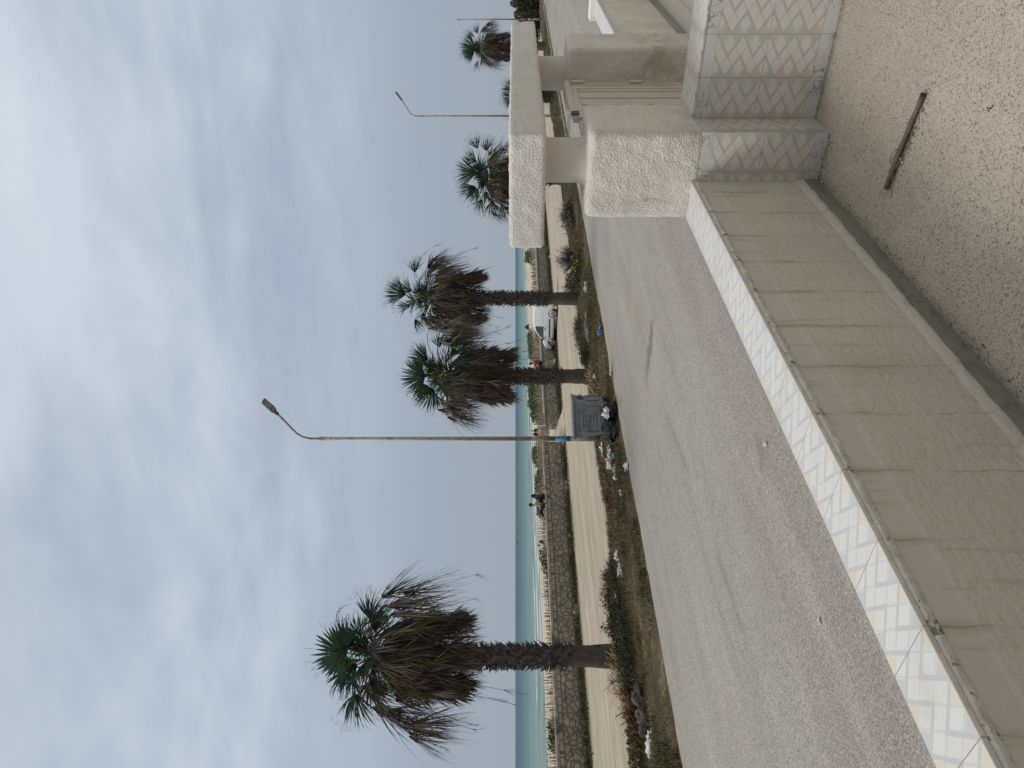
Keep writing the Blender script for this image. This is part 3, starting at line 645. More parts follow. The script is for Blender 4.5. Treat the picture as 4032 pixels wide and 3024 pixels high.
# ------------------------------------------------------------------ stone sea wall (two runs), fences, far wall
def xw(x, y, t): return PT(x, y, t).x
xgL, xgR = xw(2150, 1748, 29.8), xw(2150, 1690, 29.8)
def seawall(x0, x1, h, label, slab):
    o = thing('stone_wall', label, 'wall', (x0, 29.8, 0), group='rubble stone walls along the beach')
    q = MB(); q.box(x0, x1, 29.6, 30.0, -.1, h - .13); loc_in(q.build('masonry', 'stone'), o)
    vs = []; fs = []; X = rng(x0 - .03, x1 + .03, .8)
    for x in X:
        k = .02 * noise.noise(Vector((x * .7, 3, 1)))
        for (y, z) in ((29.565, h - .128), (29.56, h - .02 + k), (29.60, h + k), (30.03, h + k), (30.04, h - .128)): vs.append((x, y, z))
    for i in range(len(X) - 1):
        for j in range(4): fs.append((i * 5 + j, (i + 1) * 5 + j, (i + 1) * 5 + j + 1, i * 5 + j + 1))
    fs.append((0, 1, 2, 3, 4)); fs.append(tuple(reversed([(len(X) - 1) * 5 + k for k in range(5)])))
    loc_in(mesh('coping', vs, fs, 'concrete_dk' if slab else 'concrete'), o)
    return o
rx = rng(xgL - .5, xgR + 1.2, .25); ry = rng(27.6, 31.2, .2)
tag(grid('sand_ramp', rx, ry, lambda x, y: -.05 + .72 * min(1, max(0, (y - 27.8) / 3.0)) ** 1.3 * min(1, max(0, min(x - rx[0], rx[-1] - x) / .8)) + .07 * noise.noise(Vector((x * 1.2, y * 1.2, 3))), 'beach'), kind='structure')
seawall(-60, xgL, 1.36, 'long rubble stone wall with a grey concrete top, on the nearest palm\'s side of the gap by the lamp post', False)
seawall(xgR + .2, 160, 1.12, 'rubble stone wall with a dark concrete top and low white rail, on the van\'s side of the gap by the lamp post', True)
q = MB(); x1r = xgR + 2.2
q.box(x1r, x1r + 62, 30.12, 30.20, 1.14, 1.20)
x = x1r
rail = thing('beach_rail', 'thin white horizontal rail along the top of the stone wall behind the white van', 'rail', (x1r, 30.16, 1.0))
loc_in(q.build('rail', 'whitewash'), rail)
while x < x1r + 62: q = MB(); q.box(x, x + .06, 30.12, 30.18, .55, 1.139); loc_in(q.build('post', 'concrete'), rail); x += 2.6

def stake_fence(x0, x1, t0, t1, h, step, label, seed, name='stake_fence'):
    random.seed(seed); q = MB(); n = int((x1 - x0) / step)
    for i in range(n):
        if random.random() < .10: continue
        f = i / n; x = x0 + (x1 - x0) * f + random.uniform(-.04, .04); y = t0 + (t1 - t0) * f; z = zb(x, y); hh = h * random.uniform(.72, 1.08); wd = random.uniform(.012, .028)
        lx, ly = random.uniform(-.07, .07), random.uniform(-.07, .07); k = len(q.v)
        for (zz_, ox, oy) in ((z - .1, 0, 0), (z + hh, lx, ly)):
            for a_ in ((-wd, -wd), (wd, -wd), (wd, wd), (-wd, wd)): q.v.append(Vector((x + ox + a_[0], y + oy + a_[1], zz_)))
        for f_ in ((0, 1, 5, 4), (1, 2, 6, 5), (2, 3, 7, 6), (3, 0, 4, 7), (4, 5, 6, 7)): q.f.append(tuple(k + j for j in f_))
    for hz in (.3, .7): q.tube([(x0 + (x1 - x0) * i / 40, t0 + (t1 - t0) * i / 40, zb(x0 + (x1 - x0) * i / 40, t0) + h * hz) for i in range(41)], .012, 4)
    return tag(q.build(name, 'wood_grey'), label, 'fence', 'rows of weathered stakes on the dune')
stake_fence(2, 60, 36, 36, .74, .15, 'row of weathered grey stakes nearest behind the long stone wall', 1)
stake_fence(4, 66, 42, 42, .80, .17, 'second row of weathered grey stakes behind the long stone wall', 2)
stake_fence(6, 75, 50, 50, .85, .28, 'third row of grey stakes farther down the dune behind the stone wall', 3)
stake_fence(xgR, 90, 35, 35, .75, .17, 'dense row of grey stakes behind the stone wall near the people in red and white', 4)
stake_fence(xgR + 1, 100, 40, 40, .8, .20, 'grey stakes between dune shrubs beyond the white rail', 5)

# ------------------------------------------------------------------ palms
def rv(): return Vector((random.uniform(-1, 1), random.uniform(-1, 1), random.uniform(-1, 1)))
def fan(q, hub, axis, normal, Rr, spread, nseg=30, split=.5, droop=.2, curl=.08, thin=1., jit=.06):
    axis = Vector(axis).normalized(); normal = Vector(normal); normal = (normal - axis * normal.dot(axis))
    normal = normal.normalized() if normal.length > 1e-4 else axis.orthogonal().normalized()
    side = axis.cross(normal); dphi = spread / max(1, nseg - 1)
    st = (.04, .3, split, (split + 1) / 2, .88, 1.0)
    for i in range(nseg):
        ph = (i / max(1, nseg - 1) - .5) * spread + random.uniform(-jit, jit) * .5
        d = axis * math.cos(ph) + side * math.sin(ph); sd2 = side * math.cos(ph) - axis * math.sin(ph)
        L = Rr * (.80 + .20 * math.cos(ph * .8)) * random.uniform(.86, 1.08); cu = random.gauss(0, curl); cn = random.gauss(0, curl); k = len(q.v)
        for f in st:
            wmax = dphi * L * f if f <= split else dphi * L * split * (1 - (f - split) / (1 - split)) ** .8
            wmax = max(.0025, wmax * thin) * .62
            e = max(0, f - split * .7)
            p = hub + d * L * f + Vector((0, 0, -1)) * droop * L * (f ** 2.2) + sd2 * cu * L * e * 2 + normal * (cn * L * e * 2 - .10 * L * (ph / 1.6) ** 2 * f)
            pl = normal * (.012 * (1 if i % 2 else -1) * (f < .8))
            q.v.append(p - sd2 * wmax + pl); q.v.append(p + sd2 * wmax - pl)
        for j in range(len(st) - 1): q.f.append((k + 2 * j, k + 2 * j + 1, k + 2 * j + 3, k + 2 * j + 2))
def off(r, u, c=0.): return RT * r + UP * u - FW * c
def arc(p0, p1, sag=.25, n=6):
    m_ = (p0 + p1) / 2 + Vector((0, 0, (p1 - p0).length * sag)); return [p0 * (1 - t) ** 2 + m_ * 2 * t * (1 - t) + p1 * t * t for t in [i / n for i in range(n + 1)]]
def stalk(q, p0, p1, seed, rad=.012, sag=.5, nb=14, bl=.35):
    random.seed(seed); pts = arc(p0, p1, sag, 12)
    q.tube(pts, [rad * (1 - .8 * i / 12) + .002 for i in range(13)], 4, False)
    for i in range(nb):
        j = random.randint(4, 11); b0 = pts[j].lerp(pts[j + 1], random.random()); dd = (pts[j + 1] - pts[j]).normalized() * .7 + rv() * .55 + Vector((0, 0, -.5)); l = bl * random.uniform(.4, 1)
        b1 = b0 + dd.normalized() * l; q.tube([b0, b0.lerp(b1, .5) + rv() * .02, b1], [.006, .004, .002], 3, False)
        for _ in range(3):
            e0 = b0.lerp(b1, random.uniform(.3, 1)); q.tube([e0, e0 + (dd.normalized() + rv() * .8).normalized() * l * .4], [.003, .0015], 3, False)
def palm(name, base, heart, skirt_z, r0, skR, label, heroes=(), seed=1, ndead=90, ngreen=6, stalks=(), boot_from=.25, parts=True, gR=.9, nmid=10):
    random.seed(seed)
    o = thing(name, label, 'palm tree', base, group='fan palms along the road verge')
    inv = Vector(base)
    H = heart.z - base.z
    def ctr(z): f = max(0, min(1, z / H)); l = heart - inv; return Vector((l.x * f ** 1.3, l.y * f ** 1.3, z))
    # trunk
    vs = []; fs = []; n = 22; K = 46
    for k in range(K + 1):
        z = -.15 + (H + .1) * k / K; f = max(0, z / H); rr = r0 * (1.14 - .20 * min(1, f * 3) + .10 * math.exp(-max(0, z) * 3)) * (1 - .12 * f)
        c0 = ctr(z)
        for j in range(n):
            t = 2 * math.pi * j / n; e = 1 + .05 * noise.noise(Vector((math.cos(t) * 3, math.sin(t) * 3, z * 6 + seed))) + .025 * math.sin(z * 34 + 2 * noise.noise(Vector((math.cos(t), math.sin(t), z))))
            vs.append(c0 + Vector((math.cos(t) * rr * e, math.sin(t) * rr * e, 0)))
    for k in range(K):
        for j in range(n): fs.append((k * n + j, k * n + (j + 1) % n, (k + 1) * n + (j + 1) % n, (k + 1) * n + j))
    mesh('trunk', vs, fs, 'trunk_lo', o, True)
    # old leaf bases
    q = MB(); zb0 = H * boot_from; z = zb0; k_ = 0
    while z < H - .3:
        for j in range(11):
            t = 2 * math.pi * (j / 11) + k_ * .29 + random.uniform(-.13, .13); zz2 = z + random.uniform(-.05, .05); rr = r0 * .96
            c0 = ctr(zz2); out = Vector((math.cos(t), math.sin(t), 0)); tan = Vector((-math.sin(t), math.cos(t), 0)); l = random.uniform(.12, .25); wd = random.uniform(.045, .09); up_ = random.uniform(-.25, 1.0)
            p0 = c0 + out * rr * .93; p1 = c0 + out * (rr + l * .42) + Vector((0, 0, l * .6 * up_)); p2 = c0 + out * (rr + l * random.uniform(.5, .85)) + Vector((0, 0, l * up_)) + tan * random.uniform(-.05, .05)
            kk = len(q.v); q.v += [p0 - tan * wd - UP * .03, p0 + tan * wd - UP * .03, p1 - tan * wd * .8, p1 + tan * wd * .8, p2 - tan * wd * .2, p2 + tan * wd * .2, p0 - UP * .07, p1 - UP * .045 - out * .01]
            q.f += [(kk, kk + 1, kk + 3, kk + 2), (kk + 2, kk + 3, kk + 5, kk + 4), (kk + 1, kk, kk + 6), (kk, kk + 2, kk + 7, kk + 6), (kk + 3, kk + 1, kk + 6, kk + 7), (kk + 2, kk + 4, kk + 7), (kk + 5, kk + 3, kk + 7), (kk + 4, kk + 5, kk + 7)]
        z += .085; k_ += 1
    q.build('leaf_bases', 'boot', o)
    hl = heart - inv
    # hanging skirt of dead fronds
    q = MB(); z0s = skirt_z - base.z
    for i in range(ndead):
        f = (i + random.random()) / ndead; hz = z0s + .85 + (H - .25 - z0s - .85) * f ** .9; az = random.uniform(0, 6.283)
        out = Vector((math.cos(az), math.sin(az), 0)); brl = .58 + .42 * math.sin(min(1, (1.05 - f)) * 2.2)
        hr = skR * brl * random.uniform(.62, .86); hub = ctr(hz) + out * hr + UP * 0
        ax = out * random.uniform(.0, .30) + Vector((0, 0, -1)) + rv() * .12
        fan(q, hub, ax, out + rv() * .3, random.uniform(.70, 1.0) * min(1, (hz - z0s) / .85 + .02), random.uniform(.5, 1.05), 15, .34, 0, .09, .8)
        if i % 2 == 0: q.tube([ctr(min(H, hz + .5)) + out * r0 * .8, ctr(hz + .35) + out * (hr * .75), hub], [.016, .012, .009], 4, False)
    q.build('dead_skirt', 'skirt', o)
    cz = inv
    # hero fronds: (kind, right, up, toward, axis(r,u,c), R, spread)
    fill = [('g', .15, .35, -.2, (.15, 1, 0), .62 * gR, 2.2), ('g', .3, .5, .0, (.4, 1, 0), .5 * gR, 2.0), ('g', -.2, .38, .1, (-.3, 1, 0), .55 * gR, 2.0), ('o', .0, .25, .3, (.1, .8, .4), .5 * gR, 2.2), ('G', .1, .15, -.3, (0, 1, 0), .52 * gR, 2.8), ('g', .35, .2, 0, (.6, .8, 0), .5 * gR, 1.8), ('d', -.35, .12, 0, (-.6, .7, 0), .65 * gR, 1.9), ('d', .5, .05, .2, (.8, -.3, 0), .8 * gR, 1.6), ('d', -.5, 0, .2, (-.8, -.3, 0), .8 * gR, 1.6)]
    for h in list(heroes) + fill:
        kind, r_, u_, c2, ax, Rr, spd = h; q = MB(); hub = hl + off(r_, u_, c2); axv = off(*ax)
        p0 = hl + Vector((0, 0, -.15)); q.tube(arc(p0, hub, .12 if kind != 'f' else .35), [.022, .020, .018, .016, .014, .012, .010], 5, False)
        nrm = off(random.uniform(-.3, .3), random.uniform(-.1, .4), 1) if kind in 'gG' else rv() + off(0, 0, .8)
        if kind == 'G': fan(q, hub, axv, nrm, Rr, spd, 44, .66, .05, .04, 1.05, .03); mt = 'green'
        elif kind == 'g': fan(q, hub, axv, nrm, Rr, spd, 30, .54, .18, .09, 1.0); mt = 'green'
        elif kind == 'o': fan(q, hub, axv, nrm, Rr, spd, 20, .42, .15, .10, .85); mt = 'olive'
        elif kind == 'd': fan(q, hub, axv, nrm, Rr, spd, 20, .35, .15, .12, .8); mt = 'dead'
        else:
            for _ in range(2): fan(q, hub + rv() * .08, axv + rv() * .12, rv(), Rr * random.uniform(.8, 1.05), spd, 17, .22, .35, .13, .55)
            mt = 'deadgrey'
        if kind in 'gG':                       # frayed threads at the tips
            for _ in range(16):
                ph = random.uniform(-spd / 2, spd / 2); sdv = axv.normalized().cross(off(0, 0, 1)); dd = axv.normalized() * math.cos(ph) + sdv * math.sin(ph)
                e0 = hub + dd * Rr * .9; e1 = e0 + dd * Rr * random.uniform(.1, .25) + rv() * .06; q.tube([e0, e1, e1 + Vector((0, 0, -.12 * Rr)) + rv() * .06], [.004, .003, .0015], 3, False)
        q.build('frond', mt, o)
    for i in range(ngreen + nmid):             # the rest of the crown
        az = random.uniform(0, 6.283) if i >= ngreen else 6.283 * i / max(1, ngreen) + random.random()
        el = random.uniform(.25, 1.25) if i < ngreen else random.uniform(-1.1, .55)
        out = Vector((math.cos(az) * math.cos(el), math.sin(az) * math.cos(el), math.sin(el))); q = MB(); pl_ = random.uniform(.40, .90) * gR
        hub = hl + out * pl_; q.tube(arc(hl - UP * .15, hub, .12), [.02, .019, .017, .015, .013, .011, .009], 5, False)
        if i < ngreen: fan(q, hub, out + UP * .1, rv() + UP, gR * random.uniform(.75, 1), random.uniform(1.6, 2.6), 28, .5, .22, .09); mt = 'green'
        else:
            fan(q, hub, out * .7 + Vector((0, 0, -.9)), out + rv() * .5, gR * random.uniform(.75, 1.15), random.uniform(.8, 1.6), 24, .36, .3, .13, .85); mt = random.choice(('olive', 'dead', 'deadgrey', 'dead', 'green'))
        q.build('frond', mt, o)
    q = MB()
    for k, (r_, u_, c2, sg) in enumerate(stalks): stalk(q, hl, hl + off(r_, u_, c2), seed * 31 + k, sag=sg)
    if stalks: q.build('flower_stalks', 'twig', o)
    return o

b1 = G(2480, 2584); h1 = PD(1466, 2584, (b1 - CAM).dot(FW))
palm('fan_palm', b1, h1, 3.9, .285, 1.25, 'nearest and largest fan palm, standing apart with a shaggy brown skirt', [
    ('G', .15, .72, .2, (.1, 1, .1), .92, 3.9), ('g', -.12, .42, .3, (-.55, .85, 0), .78, 2.4), ('g', -.45, .45, .2, (-.8, .5, .1), .72, 1.8),
    ('g', -.95, .42, .1, (-1, .05, .1), .95, 1.7), ('g', -.75, .10, -.2, (-.95, .25, 0), .85, 1.5), ('g', .60, .28, .1, (.8, .45, 0), .66, 1.6), ('g', 1.0, .05, 0, (.95, .25, 0), .80, 1.4), ('g', .75, -.15, .3, (.9, -.1, .2), .8, 1.3),
    ('g', -.40, -.08, .7, (-.3, -.8, .4), .5, 1.6), ('G', .0, .15, .6, (-.25, -.2, .6), .5, 2.8),
    ('o', .36, -.75, .9, (.05, -1, .15), .9, 1.2), ('o', 1.0, -1.1, .8, (.2, -1, 0), .8, 1.1), ('o', -.5, -.9, .9, (-.1, -1, .1), .85, 1.2), ('o', .15, -1.6, 1.0, (0, -1, .1), .75, 1.1), ('o', -.2, -.45, .9, (0, -1, .3), .8, 1.3),
    ('d', .75, -.6, .6, (.25, -1, 0), 1.0, 1.2), ('d', -.9, -.7, .6, (-.25, -1, 0), 1.1, 1.2), ('d', 1.1, -.5, -.2, (.3, -1, 0), 1.2, 1.2), ('d', -1.1, -.5, -.2, (-.3, -1, 0), 1.2, 1.2), ('d', .2, -.5, 1.0, (0, -1, 0), 1.0, 1.3), ('d', -.6, -1.5, .9, (-.1, -1, 0), 1.0, 1.1),
    ('f', 1.45, -.35, .2, (.22, -1, 0), 1.6, .9), ('f', 1.7, -.75, 0, (.15, -1, 0), 1.4, .8), ('f', 1.25, -.55, .5, (.1, -1, 0), 1.7, .8), ('f', 1.5, -.1, -.4, (.5, -.9, 0), 1.3, .9),
    ('f', -1.4, -.4, .2, (-.2, -1, 0), 1.6, .9), ('f', -1.85, -.7, 0, (-.12, -1, 0), 1.5, .8), ('f', -1.6, -.9, .4, (0, -1, 0), 1.5, .8), ('f', -1.5, .05, -.4, (-.5, -.9, 0), 1.4, .9), ('f', -2.05, -1.0, .1, (-.2, -1, 0), 1.1, .7),
    ('f', -.6, .15, -.2, (-.7, -.4, 0), .9, 1.0)], 11, 270, 3,
    [(2.35, -2.4, 0, .75), (2.3, -2.9, .2, .65), (1.7, -2.9, .4, .55), (-1.75, -2.9, .3, .55), (-2.55, -2.1, 0, .6), (-.65, -4.0, .8, .2), (-1.0, -3.9, .7, .25), (1.3, .9, 0, .5), (-2.0, -2.8, 0, .6)], .24, nmid=22, gR=1.0)
b2 = G(2338, 1482); h2 = PD(1761, 1479, (b2 - CAM).dot(FW))
palm('fan_palm', b2, h2, 2.75, .275, 1.2, 'fan palm standing behind the grey wheeled bin', [
    ('G', -.05, .85, .2, (0, 1, .1), 1.05, 2.6), ('G', .62, .75, .1, (.35, 1, .1), .85, 2.0), ('G', -.5, .50, .3, (-.75, .75, .1), 1.0, 2.2), ('g', -.1, .3, .6, (-.2, -.3, .8), .5, 2.6), ('g', .3, .45, -.2, (.2, 1, 0), .8, 1.8),
    ('g', .8, -.2, .4, (.6, -.5, .2), .8, 1.6), ('o', 1.35, -.4, .3, (.8, -.4, 0), .85, 1.3), ('o', .15, -.55, .8, (0, -1, .2), .55, 1.2), ('g', 1.1, .3, 0, (.9, .2, 0), .7, 1.4),
    ('d', -.8, -1.2, .7, (-.15, -1, 0), 1.0, 1.3), ('d', .5, -.8, .8, (.1, -1, 0), 1.0, 1.2), ('d', -.2, -1.4, 1.0, (0, -1, 0), 1.0, 1.2), ('d', 1.2, .2, .2, (.5, -.9, 0), 1.2, 1.4), ('d', 1.5, -.1, .1, (.3, -1, 0), 1.2, 1.3), ('o', 1.15, -.1, .4, (.5, -1, 0), .9, 1.3), ('f', 1.3, .0, .3, (.2, -1, 0), 1.5, 1.0), ('f', 1.9, .2, .1, (.1, -1, 0), 1.2, .9), ('d', -1.2, .0, .2, (-.3, -1, 0), 1.3, 1.3),
    ('d', .9, -.8, .3, (.3, -1, 0), 1.1, 1.1), ('d', -.6, -.5, .6, (-.3, -1, 0), 1.1, 1.2),
    ('f', -1.3, .35, .2, (-.25, -1, 0), 1.3, .9), ('f', -1.55, .05, 0, (-.1, -1, 0), 1.3, .8), ('f', -1.0, -.1, .4, (-.2, -1, 0), 1.3, .9), ('f', -1.15, .15, -.5, (-.5, -.8, 0), 1.2, .9), ('f', -1.6, -.35, 0, (-.15, -1, 0), 1.0, .7),
    ('f', 1.4, .3, .2, (.2, -1, 0), 1.2, .9), ('f', 1.85, .75, -.1, (.15, -.9, 0), .9, 1.0), ('f', 1.3, -.2, -.3, (.2, -1, 0), 1.4, .9), ('f', 1.7, -.3, .2, (.1, -1, 0), 1.2, .8)], 22, 240, 3,
    [(1.0, -3.4, .4, .42), (.72, -3.9, .5, .4), (1.9, -2.4, .2, .55), (-1.7, -1.9, 0, .65), (-2.1, -1.4, 0, .8), (1.4, -2.9, 0, .55)], .22, nmid=30, gR=1.08)
b3 = G(2290, 1176); h3 = PD(1697, 1171, (b3 - CAM).dot(FW))
palm('fan_palm', b3, h3, 4.15, .285, 1.34, 'tall fan palm with bent green top leaves in front of the white van', [
    ('G', .12, 1.15, .1, (.25, 1, .1), 1.1, 1.7), ('g', .3, .9, -.1, (.45, 1, 0), .9, 1.5), ('g', -.38, .95, .1, (-.15, 1, 0), .85, 1.0), ('g', -.2, .25, .6, (.2, -.6, .5), .7, 1.8), ('g', .1, .1, .6, (0, -1, .3), .6, 1.5),
    ('g', 1.15, .75, 0, (.6, .1, 0), .75, 1.4), ('g', 1.3, .15, .2, (.6, -.5, 0), .8, 1.3), ('g', -1.0, .75, 0, (-.5, -.2, 0), .65, 1.4), ('g', -.7, .3, .2, (-.7, .2, 0), .6, 1.3),
    ('f', 1.35, .05, .1, (.5, -.9, 0), 1.1, 1.0), ('f', 1.75, .05, 0, (.25, -1, 0), 1.0, 1.0), ('f', 1.1, .2, -.3, (.8, -.5, 0), 1.0, 1.0), ('f', 1.2, -.3, .3, (.35, -1, 0), 1.5, .9), ('f', -1.05, .2, 0, (-.3, -1, 0), 1.1, .9), ('f', -1.2, -.6, .2, (-.15, -1, 0), 1.5, .9), ('f', -1.5, -.3, -.2, (-.1, -1, 0), 1.4, .8),
    ('d', -1.15, -.5, .2, (-.2, -1, 0), 1.3, 1.2), ('d', -1.4, -.9, .1, (-.1, -1, 0), 1.3, 1.1), ('f', -.9, .1, .2, (-.5, -.9, 0), 1.3, 1.0), ('f', -1.7, -.8, .1, (-.1, -1, 0), 1.2, .9), ('d', .9, .2, .2, (.6, -.8, 0), 1.2, 1.4),
    ('d', 0.1, -.9, .9, (0, -1, .1), 1.0, 1.2), ('d', .6, -.6, .7, (.15, -1, 0), 1.2, 1.1), ('d', -.5, -.6, .7, (-.1, -1, 0), 1.2, 1.1), ('d', .9, -.7, .1, (.3, -1, 0), 1.3, 1.1), ('o', .2, -.35, .8, (0, -1, .2), .6, 1.3)], 33, 240, 1,
    [(2.3, -2.1, 0, .9), (1.9, -1.6, .1, 1.0), (1.4, -3.0, .3, .5), (-1.0, -3.5, .3, .45), (-1.4, -3.2, 0, .55), (2.5, -.3, 0, .75)], .22, nmid=26, gR=1.12)
b4 = G(2240, 706); h4 = PD(1933, 702, (b4 - CAM).dot(FW))
palm('fan_palm', b4, h4, 2.0, .30, 1.35, 'round crowned fan palm rising just above the near half of the white beam', [
    ('G', .3, .8, .1, (.05, 1, 0), 1.35, 1.7), ('G', -.5, .85, .1, (-.5, 1, 0), 1.15, 1.6), ('g', .95, .85, 0, (.5, 1, 0), 1.05, 1.5), ('g', 1.7, .75, 0, (1, .55, 0), .9, 1.2), ('g', 1.5, .25, .2, (1, .1, 0), .9, 1.5), ('g', -1.3, -.1, .2, (-1, .1, 0), 1.1, 1.4), ('g', -1.2, .5, 0, (-1, .55, 0), .95, 1.3),
    ('g', -1.5, -.6, .2, (-1, -.3, 0), 1.1, 1.2), ('d', -1.4, -.9, .2, (-.7, -.8, 0), 1.1, 1.1), ('d', 1.3, -.5, .2, (.7, -.6, 0), 1.2, 1.3), ('d', 1.1, 0.1, .5, (.7, -.2, 0), 1.0, 1.5), ('o', -.3, -.2, .9, (-.1, -1, .1), .9, 1.4), ('d', .5, -.2, .9, (.3, -1, .1), 1.0, 1.4), ('d', -.9, -.1, .7, (-.6, -.6, .1), .9, 1.4), ('f', -1.6, -.7, 0, (-.5, -.9, 0), 1.1, .9), ('f', -1.9, -.1, 0, (-.7, -.6, 0), .9, .9), ('f', 1.6, -.5, 0, (.4, -1, 0), 1.0, 1.0)], 44, 90, 7, [], .2, nmid=34, gR=1.15)
b5 = G(2192, 380); h5 = PD(2075, 378, (b5 - CAM).dot(FW))
palm('fan_palm', b5, h5, .9, .42, 1.2, 'short young green fan palm peeking over the middle of the white beam', [
    ('G', .35, .8, .2, (.3, 1, 0), 1.25, 1.6), ('G', -.2, .85, .1, (-.2, 1, 0), 1.2, 1.4), ('g', -.9, .6, .1, (-.8, .6, 0), 1.2, 1.2), ('g', .9, .6, 0, (.8, .5, 0), 1.1, 1.4), ('g', -1.3, .1, .1, (-1, .2, 0), 1.0, 1.2)], 55, 40, 8, [], .1, gR=1.0)
b6 = G(2152, 181); h6 = PD(1897, 188, (b6 - CAM).dot(FW))
palm('fan_palm', b6, h6, 2.9, .38, 1.45, 'far shaggy fan palm above the far end of the white beam', [
    ('G', -.2, .60, .2, (.1, 1, 0), 1.75, 2.2), ('G', -.5, .75, .1, (-.4, 1, 0), 1.4, 1.8), ('g', .75, .85, .1, (.55, 1, 0), 1.25, .7), ('g', 1.0, .7, 0, (.75, .8, 0), 1.1, .6), ('g', 1.4, .4, 0, (.9, .4, 0), 1.0, 1.2), ('g', -1.2, .3, 0, (-.95, .5, 0), 1.2, .6), ('g', -1.0, 0, .1, (-1, .1, 0), 1.1, .7),
    ('f', -1.4, -.2, 0, (-.35, -1, 0), 1.9, .9), ('f', -1.7, -.5, 0, (-.1, -1, 0), 1.9, .9), ('f', -1.1, .0, .3, (-.3, -1, 0), 1.6, 1.0), ('f', 1.9, .0, 0, (.3, -1, 0), 1.5, 1.1), ('f', 1.5, .0, .2, (.2, -1, 0), 1.4, 1.1), ('f', 2.2, -.3, .1, (.15, -1, 0), 1.5, .9),
    ('d', -.5, -.3, .8, (-.2, -1, 0), 1.5, 1.2), ('d', .6, -.3, .8, (.2, -1, 0), 1.5, 1.2), ('d', 1.4, .1, .4, (.3, -1, 0), 1.5, 1.4), ('o', -.4, -.9, 1.0, (-.2, -1, 0), 1.0, 1.2)], 66, 170, 2, [(2.9, -1.6, 0, .6), (-2.2, -1.9, 0, .6)], .2, nmid=22, gR=1.25)

# ------------------------------------------------------------------ street lamps
def street_lamp(base, label, painted=False, arm=1.40, H=9.72, lean=0):
    o = thing('street_lamp', label, 'street lamp', base, group='street lamps on the road verge')
    q = MB(); q.tube([(0, 0, 2.55), (0, 0, 6), (0, 0, H)], [.074, .063, .050], 14); q.build('pole', 'pole', o, True)
    q = MB(); q.tube([(0, 0, -.1), (0, 0, 1.20)], [.098, .094], 14); q.tube([(0, 0, 1.72), (0, 0, 2.549)], [.083, .0785], 14); q.build('pole_base', 'pole_lo' , o, True)
    q = MB(); q.tube([(0, 0, 1.2005), (0, 0, 1.7195)], [.0945, .0845], 14); q.build('painted_band', 'blue' if painted else 'pole', o, True)
    q = MB(); q.cyl((0, 0, H - .02), .066, .14, 12)
    for z in (H - .30, H - .12): q.tube([(-.10, 0, z), (.10, 0, z)], .010, 6); q.tube([(0, -.10, z + .02), (0, .10, z + .02)], .010, 6)
    q.build('collar', 'pole', o)
    if not arm: return o
    k = arm / 1.4; pts = [(0, 0, H), (0, 0, H + .42), (0, -.07 * k, H + .66), (0, -.22 * k, H + .84), (0, -.45 * k, H + .98), (0, -.78 * k, H + 1.16), (0, -1.12 * k, H + 1.36)]
    q = MB(); q.tube(pts, .038, 10); q.build('arm', 'pole', o, True)
    # head: rounded tapering slab, tilted like the arm
    d = Vector((0, -.76, .52)).normalized(); s_ = Vector((1, 0, 0)); n = s_.cross(d); n = n if n.z > 0 else -n
    p0 = Vector(pts[-1]); q = MB(); q.tube([p0 - d * .05, p0 + d * .13], [.06, .055], 10)
    out = [(.06, -.05), (.09, -.09), (.15, -.125), (.24, -.135), (.60, -.125), (.63, -.11), (.63, .11), (.60, .125), (.24, .135), (.15, .125), (.09, .09), (.06, .05)]
    lo = [p0 + d * a_ + s_ * c2 - n * .045 for a_, c2 in out]; hi_ = [p0 + d * a_ + s_ * c2 * .85 + n * .035 for a_, c2 in out]
    kk = len(q.v); q.v += lo + hi_; L = len(out); q.f += [tuple(kk + i for i in range(L)), tuple(kk + L + i for i in reversed(range(L)))] + [(kk + i, kk + L + i, kk + L + (i + 1) % L, kk + (i + 1) % L) for i in range(L)]
    hd = q.build('lamp_head', 'head', o)
    q = MB()
    for a0, a1, wd in ((.12, .26, .10), (.285, .60, .105)): q.face([p0 + d * a0 - s_ * wd - n * .048, p0 + d * a1 - s_ * wd - n * .048, p0 + d * a1 + s_ * wd - n * .048, p0 + d * a0 + s_ * wd - n * .048])
    q.build('lens', 'lens', hd)
    if painted:      # painted strokes "C+S" down the blue band, letters lying on their side
        tc = math.atan2(-FW.y, -FW.x) + .25
        def stroke(pts2, wd):
            q2 = []
            for (a_, c2) in pts2:     # a_: down the pole (m), c2: towards photo-up (m)
                th = tc + c2 / .094; q2.append((1.70 - a_, th))
            for i in range(len(q2) - 1):
                (z0, t0), (z1, t1) = q2[i], q2[i + 1]; dz_, dt = z1 - z0, (t1 - t0) * .094; l = max(1e-5, math.hypot(dz_, dt)); nz, ntt = dt / l * wd, -dz_ / l * wd / .094
                q.face([(math.cos(t_) * .0975, math.sin(t_) * .0975, z_) for z_, t_ in ((z0 + nz, t0 + ntt), (z1 + nz, t1 + ntt), (z1 - nz, t1 - ntt), (z0 - nz, t0 - ntt))])
        q = MB()
        stroke([(.145, .035), (.10, .05), (.05, .05), (.025, .03), (.02, .01), (.05, -.005), (.11, -.002), (.15, .01)], .009)
        stroke([(.20, .02), (.27, .02)], .008); stroke([(.235, .045), (.235, -.005)], .008)
        stroke([(.44, .05), (.39, .055), (.355, .04), (.37, .02), (.41, .01), (.43, -.01), (.40, -.025), (.34, -.02)], .010)
        q.build('painted_letters', 'black_paint', o)
    return o
lb = G(2385, 1727); street_lamp(lb, 'tall curved street lamp with a blue band and black lettering, beside the grey bin', True)
lb2 = G(2201, 456); street_lamp(lb2, 'street lamp whose curved arm rises over the middle of the white beam', arm=1.4)
